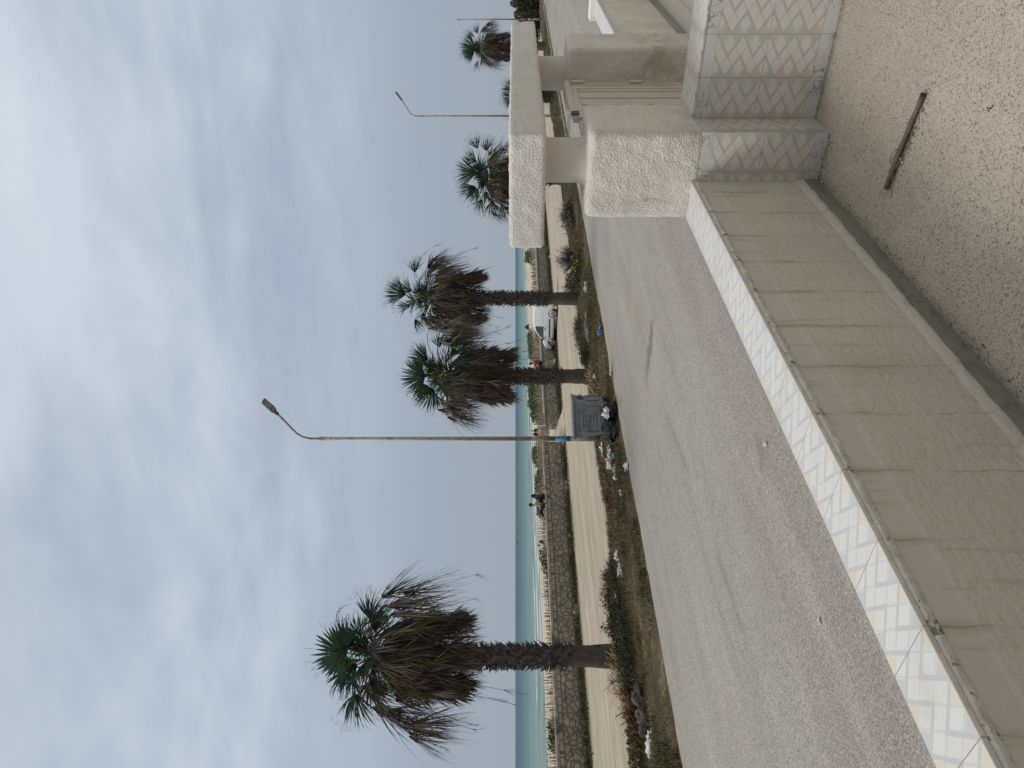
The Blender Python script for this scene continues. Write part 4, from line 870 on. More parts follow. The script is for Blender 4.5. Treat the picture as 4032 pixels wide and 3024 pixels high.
lb3 = G(2140, 76); street_lamp(lb3, 'farthest street lamp pole beside the dark trees at the beam\'s far end', arm=0, H=9.35)

# ------------------------------------------------------------------ wheeled bin and rubbish
bp = G(2410, 1632, 0.0); ang = math.atan2(FW.y, FW.x) - math.pi / 2
bn = thing('wheeled_bin', 'grey metal wheeled waste container beside the lamp post', 'bin', bp)
bn.rotation_euler = (0, R(-3.0), ang + R(-17))
vs = []; fs = []                          # local x = along the wide face, y = depth (away from camera)
prof = [(.26, .50, .30), (.30, .54, .34), (.60, .56, .36), (1.0, .60, .385), (1.24, .625, .40)]
K = 24
def rr_ring(hx, hy, z, rad=.09):
    out = []
    for cx, cy, a0 in ((1, 1, 0), (-1, 1, 90), (-1, -1, 180), (1, -1, 270)):
        for k in range(6): t = R(a0 + 90 * k / 5); out.append(Vector((cx * (hx - rad) + rad * math.cos(t), cy * (hy - rad) + rad * math.sin(t), z)))
    return out
for z, hx, hy in prof: vs += rr_ring(hx, hy, z)
for z, hx, hy in reversed(prof[1:]): vs += rr_ring(hx - .015, hy - .015, z)
nr = len(prof) * 2 - 1
for k in range(nr - 1):
    for j in range(K): fs.append((k * K + j, k * K + (j + 1) % K, (k + 1) * K + (j + 1) % K, (k + 1) * K + j))
fs.append(tuple(reversed(range(K)))); fs.append(tuple((nr - 1) * K + j for j in range(K)))
mesh('tub', vs, fs, 'bin', bn)
q = MB(); rg = rr_ring(.645, .415, 1.24); q.tube(rg + [rg[0]], .018, 8, False); q.build('rim', 'bin', bn, True)
q = MB(); out_ = rr_ring(.66, .43, 1.262); k = len(q.v); q.v += out_ + [p + Vector((0, 0, .02)) for p in out_] + [Vector((0, 0, 1.32))]
q.f += [tuple(reversed(range(K)))] + [(j, (j + 1) % K, K + (j + 1) % K, K + j) for j in range(K)] + [(K + j, K + (j + 1) % K, 2 * K) for j in range(K)]
q.build('lid', 'bin', bn)
q = MB()                                   # pressed ribs and emblem on the wide faces
def fy(z): return .34 + (z - .30) / .94 * .06
def rib(x0, z0, x1, z1, wd=.010, sgn=-1):
    q.tube([(x0, sgn * (fy(z0) + .004), z0), (x1, sgn * (fy(z1) + .004), z1)], wd * 1.7, 6)
for sgn in (-1, 1):
    for (hw, za, zb_) in ((.42, .42, 1.12), (.27, .56, .98), (.15, .66, .88)):
        rib(-hw, za, hw, za, .007, sgn); rib(-hw, zb_, hw, zb_, .007, sgn)
        if hw > .3: rib(-hw, za, -hw, zb_, .007, sgn); rib(hw, za, hw, zb_, .007, sgn)
    for x in (-.10, -.03, .05, .11): rib(x, .73, x, .82, .009, sgn)
    rib(-.10, .82, -.05, .82, .009, sgn); rib(.05, .775, .11, .775, .009, sgn)
q.build('pressed_ribs', 'bin', bn, True)
q = MB()
for sx in (-1, 1):
    q.cyl((sx * .60 - (.14 if sx < 0 else 0), 0, 1.02), .022, .14, 10, 'X'); q.box(sx * .60 - .03, sx * .60 + .03, -.12, .12, .93, 1.11)
    for yy in (-.24, .24): q.tube([(sx * .585, yy, .45), (sx * .60, yy, .85)], .012, 6)
q.build('lifting_pin', 'bin_dk', bn)
q = MB()
for sx in (-1, 1): q.box(sx * .42 - .10, sx * .42 + .10, -.385, -.30, .20, .36); q.box(sx * .42 - .10, sx * .42 + .10, .30, .385, .20, .36)
q.build('corner_bracket', 'bin', bn)
for sx in (-1, 1):
    for sy in (-1, 1):
        q = MB(); cx, cy = sx * .43, sy * .27; q.box(cx - .035, cx - .028, cy - .05, cy + .05, .06, .26); q.box(cx + .028, cx + .035, cy - .05, cy + .05, .06, .26); q.box(cx - .05, cx + .05, cy - .05, cy + .05, .2405, .262)
        fk = q.build('wheel_fork', 'bin_dk', bn); q = MB(); q.cyl((cx - .024, cy, .10), .10, .048, 20, 'X'); q.build('tyre', 'rubber', fk, False)

def bag(name, mt, x, y, rx, ry, rz, seed, label, cat, group=None, neck=True, z=0., rot=0.):
    p = G(x, y, z); o = blob(name, mt, p, rx, ry, rz, 1.2 if mt == 'wbag' else .45, seed, None, 4, 2.4)
    if mt == 'wbag': o.data.polygons.foreach_set('use_smooth', [False] * len(o.data.polygons)); o.rotation_euler = (0, 0, rot)
    tag(o, label, cat, group)
    if neck:
        q = MB(); q.tube([(0, 0, rz * .80), (.01, .01, rz * 1.06), (.03, .02, rz * 1.25)], [.05, .022, .05], 9); q.build('knotted_neck', mt, o, True)
    return o
brot = ang
bag('rubbish_bag', 'bag', 2434, 1690, .46, .24, .28, 3, 'larger black rubbish bag lying on the road on the lamp post side of the bin', 'bag', 'black rubbish bags by the bin', rot=brot)
bag('rubbish_bag', 'bag', 2430, 1618, .30, .22, .27, 8, 'smaller black rubbish bag slumped against the bin beside its front wheel', 'bag', 'black rubbish bags by the bin', rot=brot)
bag('plastic_bag', 'wbag', 2395, 1626, .13, .10, .09, 5, 'crumpled white plastic bag lying on top of the smaller black rubbish bag', 'plastic bag', neck=False, z=.36, rot=brot)
bag('plastic_bag', 'wbag', 2405, 1707, .12, .16, .05, 9, 'white plastic scrap tucked behind the larger black rubbish bag', 'plastic bag', neck=False, z=.02)
# loose litter
def litter(x, y, s_, mt, label, seed, group=None, z=.05, name='plastic_scrap', fl=.35):
    p = G(x, y, z); zz0 = zv(p.x, p.y)
    if zz0 > 0: p = G(x, y, zz0 + .04); p.z = zv(p.x, p.y) + .02
    o = blob(name, mt, p, s_, s_ * .62, s_ * (fl + .1), 1.5, seed, None, 3 if s_ > .05 else 2, 2.3); o.data.polygons.foreach_set('use_smooth', [False] * len(o.data.polygons)); o.rotation_euler = (0, 0, seed * 1.3); return tag(o, label, 'scrap', group)
LG = 'white plastic scraps in the weeds by the lamp post'; random.seed(9)
for i, (x, y) in enumerate(((2385, 1765), (2388, 1757), (2372, 1763), (2375, 1790), (2393, 1790), (2412, 1795), (2386, 1812), (2400, 1815), (2408, 1826), (2420, 1838), (2403, 1842), (2416, 1852), (2425, 1867), (2424, 1878), (2390, 1828), (2398, 1775))):
    litter(x, y, random.uniform(.06, .13), random.choice(('wbag', 'wbag', 'chalk', 'pinkbag', 'chalk')) , 'small crumpled scrap of pale plastic in the litter trail beside the lamp post', i + 2, LG, .08)
litter(2418, 1795, .12, 'bluebag', 'blue and white crumpled packet in the litter trail beside the lamp post', 41, z=.1)
litter(2443, 1942, .10, 'wbag', 'white scrap of paper on the verge between the rusty log and the road', 42, z=.05)
litter(2464, 1838, .10, 'wbag', 'narrow white cup lying at the road edge below the litter trail', 43, z=.02)
litter(2428, 2190, .15, 'wbag', 'white torn plastic bag on the weeds towards the nearest palm', 44, z=.10, fl=.2)
litter(2442, 2245, .16, 'chalk', 'grey crumpled packaging at the head of the rusty frond heap', 45, z=.1)
litter(2267, 2482, .30, 'wbag', 'white plastic bag caught in the weeds at the foot of the long stone wall', 46, z=.1, fl=.5)
litter(2266, 2415, .13, 'wbag', 'small white scrap at the stone wall beside the caught plastic bag', 47, z=.1)
litter(2254, 2350, .25, 'pinkbag', 'faded pink packet lying at the foot of the long stone wall', 48, z=.1)
litter(2242, 2205, .20, 'bluebag', 'bright blue plastic scrap at the foot of the long stone wall', 49, z=.12)
litter(2189, 1432, .30, 'wbag', 'white plastic heap at the wall foot below the person in red', 50, z=.1)
litter(2170, 1168, .25, 'wbag', 'white plastic bag at the wall foot past the white van', 51, z=.1)
for i, (x, y) in enumerate(((2247, 2110), (2246, 2166), (2255, 2270), (2232, 2016), (2220, 1940), (2228, 1978), (2163, 1085), (2165, 1010), (2240, 2150))):
    litter(x, y, .11, 'wbag', 'tiny white scrap in the weeds at the foot of the stone walls', 60 + i, 'white scraps at the foot of the stone walls', .08)
litter(2361, 1302, .16, 'bluebag', 'light blue plastic scrap at the road edge near the stones', 71, z=.03)
litter(2408, 1460, .14, 'wbag', 'long white wrapper on the asphalt beyond the bin', 72, z=.02, fl=.15)
litter(2345, 1484, .12, 'wbag', 'white scrap against the foot of the palm behind the bin', 73, z=.1)
litter(2310, 1130, .16, 'wbag', 'white scrap in the weeds beside the dry root tangle', 74, z=.1)
litter(3017, 1750, .040, 'wbag', 'crumpled white tissue on the dark asphalt just over the terrace wall', 75, z=.02, fl=.4)
litter(3059, 1810, .014, 'bluebag', 'tiny dark blue bottle cap on the asphalt near the white tissue', 76, z=.01)
litter(3228, 2445, .040, 'chalk', 'pale wrapper with red print on the nearest stretch of asphalt', 77, z=.012, fl=.2)
litter(2623, 2793, .028, 'redbit', 'small red scrap at the road edge near the dead trunk pieces', 78, z=.02)
litter(2565, 2915, .16, 'wbag', 'white plastic half buried in weeds at the near end of the verge', 79, z=.1)
litter(2560, 2960, .14, 'wbag', 'dirty white plastic farther along the near end of the verge', 80, z=.1)

# ------------------------------------------------------------------ weeds and shrubs
def blades(name, n, pos, h, wd, mt, seed, kind='stuff', lean=.5):
    random.seed(seed); q = MB()
    for i in range(n):
        p = pos()
        if p is None: continue
        hh = h * random.uniform(.4, 1.3); a_ = random.uniform(0, 6.28); s_ = Vector((math.cos(a_), math.sin(a_), 0)) * wd * random.uniform(.6, 1.4); l = Vector((random.gauss(0, lean), random.gauss(0, lean), 0)) * hh
        k = len(q.v); q.v += [p - s_, p + s_, p + l * .4 + UP * hh * .6 + s_ * .6, p + l * .4 + UP * hh * .6 - s_ * .6, p + l + UP * hh]; q.f += [(k, k + 1, k + 2, k + 3), (k + 3, k + 2, k + 4)]
    return tag(q.build(name, mt), kind=kind)
def vpos(th, y0=12.6, y1=17.3, xa=-6, xb=75, bias=1.):
    def f():
        x = xa + (xb - xa) * random.random() ** bias; y = random.uniform(y0, y1)
        e = min(y - 12.5, vedge(x) - y)
        if e < 0: return None
        if noise.noise(Vector((x * .3, y * .7, 7))) + .35 * noise.noise(Vector((x * 1.2, y * 1.5, 3))) + .25 * min(e, 1) - .1 < th: return None
        return Vector((x, y, zv(x, y) - .02))
    return f
blades('weeds', 40000, vpos(-.12, bias=1.5), .13, .016, 'grass', 1); blades('dry_grass', 44000, vpos(-.10, bias=1.5), .14, .012, 'grass_dry', 2)
blades('creeping_weeds', 9000, vpos(.05, 12.6, 14.4, -3, 14), .11, .022, 'leaf_dk', 4)
blades('dry_edge_grass', 9000, vpos(-.5, 12.55, 14.4, -4, 20), .10, .012, 'grass_dry', 6)
def wpos():
    x = random.uniform(-5, 110); y = 29.6 - abs(random.gauss(0, .55))
    if abs(x - (xgL + xgR) / 2) < 1.5 or noise.noise(Vector((x * .35, 3, 7))) < -.35: return None
    return Vector((x, y, 0))
blades('wall_weeds', 16000, wpos, .22, .03, 'grass', 3)
def shrub(name, p, rx, ry, h, n, ls, mt, label, seed, twigs=25, twig_mt='bare', cat='shrub', group=None, blob_=False):
    random.seed(seed); o = thing(name, label, cat, p, group=group); q = MB()
    for i in range(twigs):
        a_ = random.uniform(0, 6.28); r_ = random.random() ** .5; e = Vector((math.cos(a_) * rx * r_, math.sin(a_) * ry * r_, h * random.uniform(.6, 1.0) * (1 - .45 * r_ * r_)))
        q.tube([Vector((e.x * .15, e.y * .15, -.05)), e * .5 + rv() * .08 * h, e], [.014 * h + .004, .008, .003], 4, False)
        for _ in range(5): e0 = e * random.uniform(.45, 1); q.tube([e0, e0 + (e.normalized() * .5 + rv()).normalized() * h * random.uniform(.12, .28)], [.005, .002], 3, False)
    q.build('branches', twig_mt, o)
    if n:
        q = MB()
        for i in range(n):
            a_ = random.uniform(0, 6.28); r_ = random.random() ** .45; zz_ = random.random() ** .8; lim = (1 - .75 * zz_ ** 2) ** .5
            p_ = Vector((math.cos(a_) * rx * r_ * lim, math.sin(a_) * ry * r_ * lim, h * zz_)); p_ *= 1 + .28 * noise.noise(p_ * (2.2 / max(h, .4)) + Vector((seed, 0, 0)))
            u_ = rv().normalized() * ls * random.uniform(.6, 1.3); v_ = rv().normalized() * ls * .45; k = len(q.v); q.v += [p_ - u_, p_ + v_, p_ + u_, p_ - v_]; q.f.append((k, k + 1, k + 2, k + 3))
        q.build('foliage', mt, o)
    return o
def at(x, y): p = G(x, y); p.z = max(0, zv(p.x, p.y)); return p
shrub('dead_bush', at(2278, 1020), .75, .75, 1.15, 0, 0, 'lilac', 'dome of bare purple grey twigs on the verge between the beam and the tall palm', 3, 150, 'lilac')
sh = shrub('green_shrub', at(2300, 1040), 1.0, .6, .45, 1400, .05, 'leaf_dk', 'low dark green shrub dotted with yellow flowers below the bare twig dome', 4, 12)
random.seed(3); q = MB()
for i in range(60): p = Vector((random.gauss(0, .5), random.gauss(0, .3), random.uniform(.15, .45))); q.box(p.x - .02, p.x + .02, p.y - .02, p.y + .02, p.z, p.z + .03)
q.build('flowers', 'yellow', sh)
shrub('green_shrub', at(2296, 1105), .6, .5, .55, 900, .06, 'leaf_sea', 'olive green leafy weed clump beside the dry root tangle', 5, 18)
shrub('root_tangle', at(2272, 1132), .5, .45, .75, 0, 0, 'bare', 'tangle of pale dry roots and twigs by the tall palm\'s trunk', 6, 60, 'deadgrey', 'dead plant')
shrub('dead_plant', at(2300, 1290), 1.0, .5, .35, 0, 0, 'bare', 'heap of grey brown dead fronds between the two middle palms', 7, 120, 'dead', 'dead plant')
shrub('green_shrub', at(2330, 1385), 1.2, .6, .35, 1500, .05, 'grass', 'low green weeds around the flat stones between the two middle palms', 8, 12)
shrub('green_shrub', at(2470, 2420), 1.6, .7, .38, 2600, .045, 'leaf_dk', 'dark green creeping shrub along the road edge by the nearest palm', 9, 12)
shrub('green_shrub', at(2505, 2560), 1.3, .7, .34, 2200, .045, 'leaf_dk', 'dark green weeds at the road edge in front of the nearest palm trunk', 10, 12)
shrub('green_shrub', at(2452, 2470), .22, .22, .55, 130, .05, 'leaf_sea', 'single upright green sapling beside the rusty frond heap', 12, 6)
shrub('yellow_plant', at(2478, 2465), .35, .3, .42, 60, .14, 'olive', 'yellow green strappy plant at the foot of the nearest palm', 13, 4)
shrub('green_shrub', at(2545, 2960), 1.2, .6, .30, 1500, .05, 'grass', 'green weeds at the near end of the verge with plastic in them', 14, 10)
# heaps of dead fronds
def heap(name, x, y, L, W, H_, n, mt, label, seed, wd=.012, bl=.6):
    random.seed(seed); p = at(x, y); q = MB()
    for i in range(n):
        f = random.uniform(-1, 1); c2 = Vector((f * L, random.gauss(0, .35) * W, H_ * (1 - f * f) * random.random())); a_ = random.gauss(0, .55) + (math.pi if random.random() < .5 else 0); l = bl * random.uniform(.4, 1.2)
        dd = Vector((math.cos(a_), math.sin(a_), random.gauss(.12, .3))); m_ = c2 + dd * l * .5 + UP * .05; e = c2 + dd * l; e.z = max(e.z - .08, .01)
        sdv = dd.cross(UP).normalized() * wd; k = len(q.v); q.v += [c2 - sdv, c2 + sdv, m_ + sdv * .8 + UP * .01, m_ - sdv * .8 + UP * .01, e]; q.f += [(k, k + 1, k + 2, k + 3), (k + 3, k + 2, k + 4)]
    o = q.build(name, mt); o.location = p; return tag(o, label, 'dead fronds', 'heaps of dead palm fronds on the verge')
heap('frond_heap', 2450, 2340, 1.1, .55, .40, 900, 'rust_frond', 'rusty brown heap of dead fronds on the bin side of the nearest palm', 1, .010, .4)
heap('frond_heap', 2495, 2640, 1.0, .7, .40, 520, 'straw', 'straw coloured heap of dry leaves at the foot of the nearest palm', 2, .014, .8)
heap('frond_heap', 2530, 2790, .9, .5, .35, 500, 'rust_frond', 'brown dead frond heap at the near end of the verge', 3, .014, .5)
heap('frond_heap', 2305, 1330, 1.2, .5, .25, 500, 'deadgrey', 'grey dead frond heap in front of the palm skirt by the stones', 4, .014, .5)
heap('frond_heap', 2355, 1500, .8, .5, .22, 300, 'straw', 'thin dry fronds around the foot of the palm behind the bin', 5, .014, .5)
heap('frond_heap', 2262, 850, 1.5, .7, .5, 900, 'deadgrey', 'pale grey heap of dead vegetation on the verge seen beside the near pillar', 6, .02, .7)
def log(x0, y0, x1, y1, r, mt, label, seed, lift=.08):
    a_ = at(x0, y0); e = at(x1, y1); q = MB(); random.seed(seed)
    pts = [a_.lerp(e, i / 9) + Vector((random.gauss(0, .03), random.gauss(0, .03), lift + .04 * math.sin(i * 1.7))) - a_ for i in range(10)]
    pts = [pts[k].lerp(pts[k + 1], f / 5) for k in range(9) for f in range(5)] + [pts[-1]]; q.tube(pts, [r * (.85 + .4 * noise.noise(Vector((k * .22, seed, 0)))) for k in range(len(pts))], 16)
    q.v = [v + Vector((noise.noise(v * 9), noise.noise(v * 9 + Vector((5, 5, 5))), noise.noise(v * 11 + Vector((9, 1, 2))))) * r * .75 for v in q.v]
    o = q.build('dead_log', mt, None, False); o.location = a_; return tag(o, label, 'log', 'dead branches on the verge')
log(2560, 2700, 2585, 2880, .10, 'bare', 'twisted dark grey dead trunk on the verge at the near end', 1, .12)
log(2545, 2740, 2575, 2890, .07, 'deadgrey', 'thinner grey dead branch lying on the twisted trunk', 2, .16)
log(2420, 1930, 2428, 1995, .13, 'rust_frond', 'rusty brown rotten log at the end of the litter trail', 3, .06)
log(2398, 1850, 2424, 1930, .035, 'rust_frond', 'thin reddish branch lying through the litter trail', 4, .05)
q = MB(); random.seed(2); pts = [at(2452, 1930).lerp(at(2460, 2000), i / 14) + Vector((math.sin(i * 1.1) * .12, math.cos(i * 1.7) * .10, .03)) for i in range(15)]
q.tube(pts, .012, 5); tag(q.build('green_rope', 'rope'), 'loose green rope looped on the verge by the road edge', 'rope')
for i, (x, y, s_, lb_) in enumerate(((2336, 1320, .42, 'long flat grey stone slab in the weeds between the two middle palms'), (2322, 1237, .25, 'small grey stone by the tall palm at the road edge'), (2368, 1560, .18, 'grey stone under the far side of the bin'), (2290, 1225, .18, 'dark round stone at the tall palm\'s foot'))):
    o = blob('stone', 'rock', at(x, y), s_, s_ * .5, s_ * .28, .25, 80 + i, None, 3, 1.4); o.rotation_euler = (0, 0, i); tag(o, lb_, 'stone')
# dune shrubs beyond the stone wall (position by photo pixel, metres out)
def dune(x, y, t, rx, h, n, label, seed):
    p = PT(x, y, t); p.z = zb(p.x, p.y) - .05
    return shrub('dune_shrub', p, rx, rx * .6, h, n, .11, 'leaf_sea', label, seed, 12, 'bare', 'shrub', 'dune shrubs above the beach')
for i, a_ in enumerate(((2125, 1560, 46, 2.6, 1.5, 'long green dune shrub behind the wall on the bin side'), (2120, 1620, 48, 2.0, 1.4, 'green dune shrub right behind the grey bin'), (2122, 1510, 52, 2.2, 1.3, 'green dune shrub behind the trunk of the palm by the bin'), (2112, 1790, 60, 2.2, 1.2, 'pale dune shrub behind the long wall near the lamp pole'),
        (2125, 1870, 45, 1.5, .9, 'dark green dune shrub behind the wall past the lamp post'), (2118, 1905, 60, 2.2, .9, 'low dune shrub between the lamp post and the seated couple'), (2120, 2000, 56, 1.6, .8, 'small dune shrub behind the seated couple'), (2140, 2195, 40, 1.1, 1.05, 'dark dune shrub near the couple seated on the sand'), (2141, 2230, 40, 1.0, .95, 'round dune shrub between the sand couple and the nearest palm'),
        (2150, 2870, 38, .9, .85, 'leafy dune shrub at the near end of the stone wall'), (2155, 2920, 38, .7, .9, 'darker dune shrub at the near end of the stone wall'), (2100, 1380, 70, 3.0, 1.2, 'dune shrub line above the beach behind the person in red'), (2103, 1330, 75, 2.6, 1.1, 'dune shrub just past the nose of the white van'), (2110, 1010, 60, 2.4, 1.5, 'dune shrub beside the end of the beam'))):
    dune(a_[0], a_[1], a_[2], a_[3], a_[4], int(1100 * a_[3] * a_[4] * .6), a_[5], 100 + i)

# far end of the road: dark trees, white building strip and stone wall
def far_tree(x, y, rx, h, label, seed):
    p = G(x, y); return shrub('bushy_tree', p, rx, rx, h, int(1700 * rx * .8), .20, 'leaf_dk', label, seed, 26, 'trunk', 'tree', 'dark trees at the far end of the road')
far_tree(2124, 40, 1.9, 2.9, 'dark bushy tree nearest the farthest lamp pole', 1); far_tree(2125, -20, 2.4, 3.1, 'dark bushy tree by the pale building at the far road end', 2)
far_tree(2127, 100, 1.6, 2.4, 'dark bushy tree showing through the gap under the beam\'s far end', 3); far_tree(2118, 160, 1.8, 2.0, 'low dark tree behind the far palm trunk', 4); far_tree(2118, -110, 3, 3.2, 'dark bushy tree outside the far road end', 5)
p = PD(2090, 0, 118); fb = thing('beach_building', 'long pale seaside building with a balustrade behind the dark trees', 'building', (p.x, p.y, 0))
q = MB(); q.box(-6, 40, 0, 10, 0, 2.2); q.build('wall', 'whitewash', fb); q = MB(); q.box(-6.2, 40, -.4, 10, 2.203, 2.35); q.build('parapet_slab', 'concrete', fb)
q = MB()
for i in range(60): q.box(-6 + i * .75, -5.75 + i * .75, -.3, -.1, 2.353, 2.75)
q.build('baluster', 'whitewash', fb); q = MB(); q.box(-6.2, 40, -.38, -.02, 2.753, 2.88); q.build('handrail', 'whitewash', fb)
q = MB(); q.box(-7, 40, -3.0, -2.5, 0, 1.25); q.build('stone_base', 'stone_old', fb)

# ------------------------------------------------------------------ white van
pf_ = G(2191, 1332.6); pr_ = G(2194.5, 1207)
cy_ = (pf_.x + pr_.x) / 2
van = thing('parked_van', 'small white panel van parked nose towards the sea wall', 'van', ((pf_.x + pr_.x) / 2 + .05, pr_.y, 0), math.pi / 2)
# local: x forward (from rear axle), y left, z up ; wheelbase 2.5
WBs = 2.52
sec = [  # x, z_sill, z_belt, z_top, half_w_low, half_w_belt, half_w_top
 (-.78, .42, 1.02, 1.62, .74, .78, .66), (-.70, .30, 1.02, 1.74, .80, .83, .70), (-.35, .28, 1.02, 1.79, .83, .84, .73), (.3, .26, 1.02, 1.80, .84, .85, .74), (.95, .25, 1.01, 1.80, .84, .85, .74), (1.30, .25, 1.00, 1.77, .84, .85, .72),
 (1.65, .25, .99, 1.66, .84, .85, .68), (2.0, .25, .97, 1.45, .84, .845, .66), (2.32, .25, .95, 1.20, .84, .835, .68), (2.50, .25, .93, 1.06, .83, .825, .70), (2.85, .25, .86, .98, .81, .80, .68), (3.10, .27, .76, .88, .76, .74, .60), (3.24, .32, .66, .74, .66, .64, .50)]
vs = []; ring = 14
for (x, zs, zbt, zt, wl, wb_, wt) in sec:
    pts = [(0, zs - .02), (wl * .85, zs), (wl, zs + .12), (wb_, (zs + zbt) / 2), (wb_, zbt), ((wb_ + wt) / 2 + .01, (zbt + zt) / 2), (wt, zt - .07), (wt * .8, zt), (0, zt + .02)]
    full = pts + [(-a_, c2) for a_, c2 in reversed(pts[1:-1])]
    ring = len(full); vs += [(x, a_, c2) for a_, c2 in full]
fs = [(k * ring + j, k * ring + (j + 1) % ring, (k + 1) * ring + (j + 1) % ring, (k + 1) * ring + j) for k in range(len(sec) - 1) for j in range(ring)]
fs += [tuple(range(ring)), tuple(reversed([(len(sec) - 1) * ring + j for j in range(ring)]))]
bd = mesh('body', vs, fs, 'car', van, True); bevel(bd, .02)
def side_pt(x, z, s_):                    # point on the flank
    for i in range(len(sec) - 1):
        if sec[i][0] <= x <= sec[i + 1][0]:
            f = (x - sec[i][0]) / (sec[i + 1][0] - sec[i][0]); q_ = [a_ + (c2 - a_) * f for a_, c2 in zip(sec[i], sec[i + 1])]; break
    _, zs, zbt, zt, wl, wb_, wt = q_
    if z < zbt: y = wb_ + (.0 if z > (zs + zbt) / 2 else (wl - wb_) * (1 - (z - zs) / ((zbt - zs) / 2 + 1e-6)) * .6)
    else: y = wb_ + (wt - wb_) * min(1, (z - zbt) / (zt - .07 - zbt))
    return Vector((x, s_ * (y + .012), z))
def decal(name, cols, mt, s_, off_=.016, par=None):
    """cols: (x, z_low, z_high) stations along the flank"""
    q = MB(); fine = []
    for i in range(len(cols) - 1):
        for k in range(4): f = k / 4; fine.append(tuple(a_ + (c2 - a_) * f for a_, c2 in zip(cols[i], cols[i + 1])))
    fine.append(cols[-1])
    for (x, z0, z1) in fine:
        for r_ in range(6): p_ = side_pt(x, z0 + (z1 - z0) * r_ / 5, s_); p_.y += s_ * off_; q.v.append(p_)
    for i in range(len(fine) - 1):
        for r_ in range(5): k = i * 6 + r_; q.f.append((k, k + 6, k + 7, k + 1))
    return q.build(name, mt, van, True)
for s_ in (1, -1):
    decal('side_window', [(1.12, 1.04, 1.58), (1.25, 1.04, 1.62), (1.6, 1.03, 1.53), (1.95, 1.02, 1.32), (2.25, 1.01, 1.12), (2.44, 1.0, 1.005)], 'glass_dk', s_)
    decal('rub_strip', [(.45, .56, .65), (2.1, .53, .61)], 'plastic_dk', s_)
    decal('door_handle', [(1.22, .88, .93), (1.42, .88, .93)], 'plastic_dk', s_)
    for x in (1.10, 2.22): decal('door_gap', [(x, .34, .98), (x + .012, .34, .98)], 'plastic_dk', s_)
    decal('panel_seam', [(-.1, 1.10, 1.112), (.92, 1.10, 1.112)], 'rim', s_); decal('panel_seam', [(-.1, 1.62, 1.632), (.92, 1.62, 1.632)], 'rim', s_)
    decal('headlight', [(2.80, .72, .84), (3.08, .66, .76)], 'lampglass', s_)
q = MB(); q.face([(1.72, -.62, 1.645), (1.72, .62, 1.645), (2.44, .64, 1.125), (2.44, -.64, 1.125)]); q.build('windscreen', 'glass_dk', van)
q = MB(); q.box(3.02, 3.30, -.66, .66, .26, .58); bevel(q.build('front_bumper', 'plastic_dk', van), .04)
q = MB(); q.box(-.86, -.70, -.70, .70, .34, .56); bevel(q.build('rear_bumper', 'plastic_dk', van), .04)
for s_ in (1, -1):
    q = MB(); q.box(2.12, 2.28, s_ * .86, s_ * 1.0, 1.02, 1.17) if s_ > 0 else q.box(2.12, 2.28, -1.0, -.86, 1.02, 1.17); bevel(q.build('mirror', 'plastic_dk', van), .03)
    for x in (0, WBs):
        yb = s_ * .72
        q = MB(); q.cyl((x, yb - .10 if s_ < 0 else yb - .09, .31), .31, .20, 28, 'Y'); wh = bevel(q.build('wheel', 'rubber', van), .02)
        yo = yb + s_ * .115
        q = MB(); q.cyl((x, yo - .005, .31), .20, .012, 24, 'Y'); q.build('rim', 'plastic_dk', wh)
        q = MB()
        for k in range(12):
            t = k * math.pi / 6; q.tube([(x + .04 * math.cos(t), yo + s_ * .012, .31 + .04 * math.sin(t)), (x + .185 * math.cos(t), yo + s_ * .012, .31 + .185 * math.sin(t))], .016, 5)
        q.tube([(x + .19 * math.cos(k * .2618), yo + s_ * .008, .31 + .19 * math.sin(k * .2618)) for k in range(25)], .014, 5, False); q.build('spokes', 'rim', wh)
        q = MB(); q.tube([(x + .365 * math.cos(t), s_ * .858, .31 + .365 * math.sin(t)) for t in [math.pi * k / 14 for k in range(15)]], .022, 6); q.build('wheel_arch', 'plastic_dk', van)

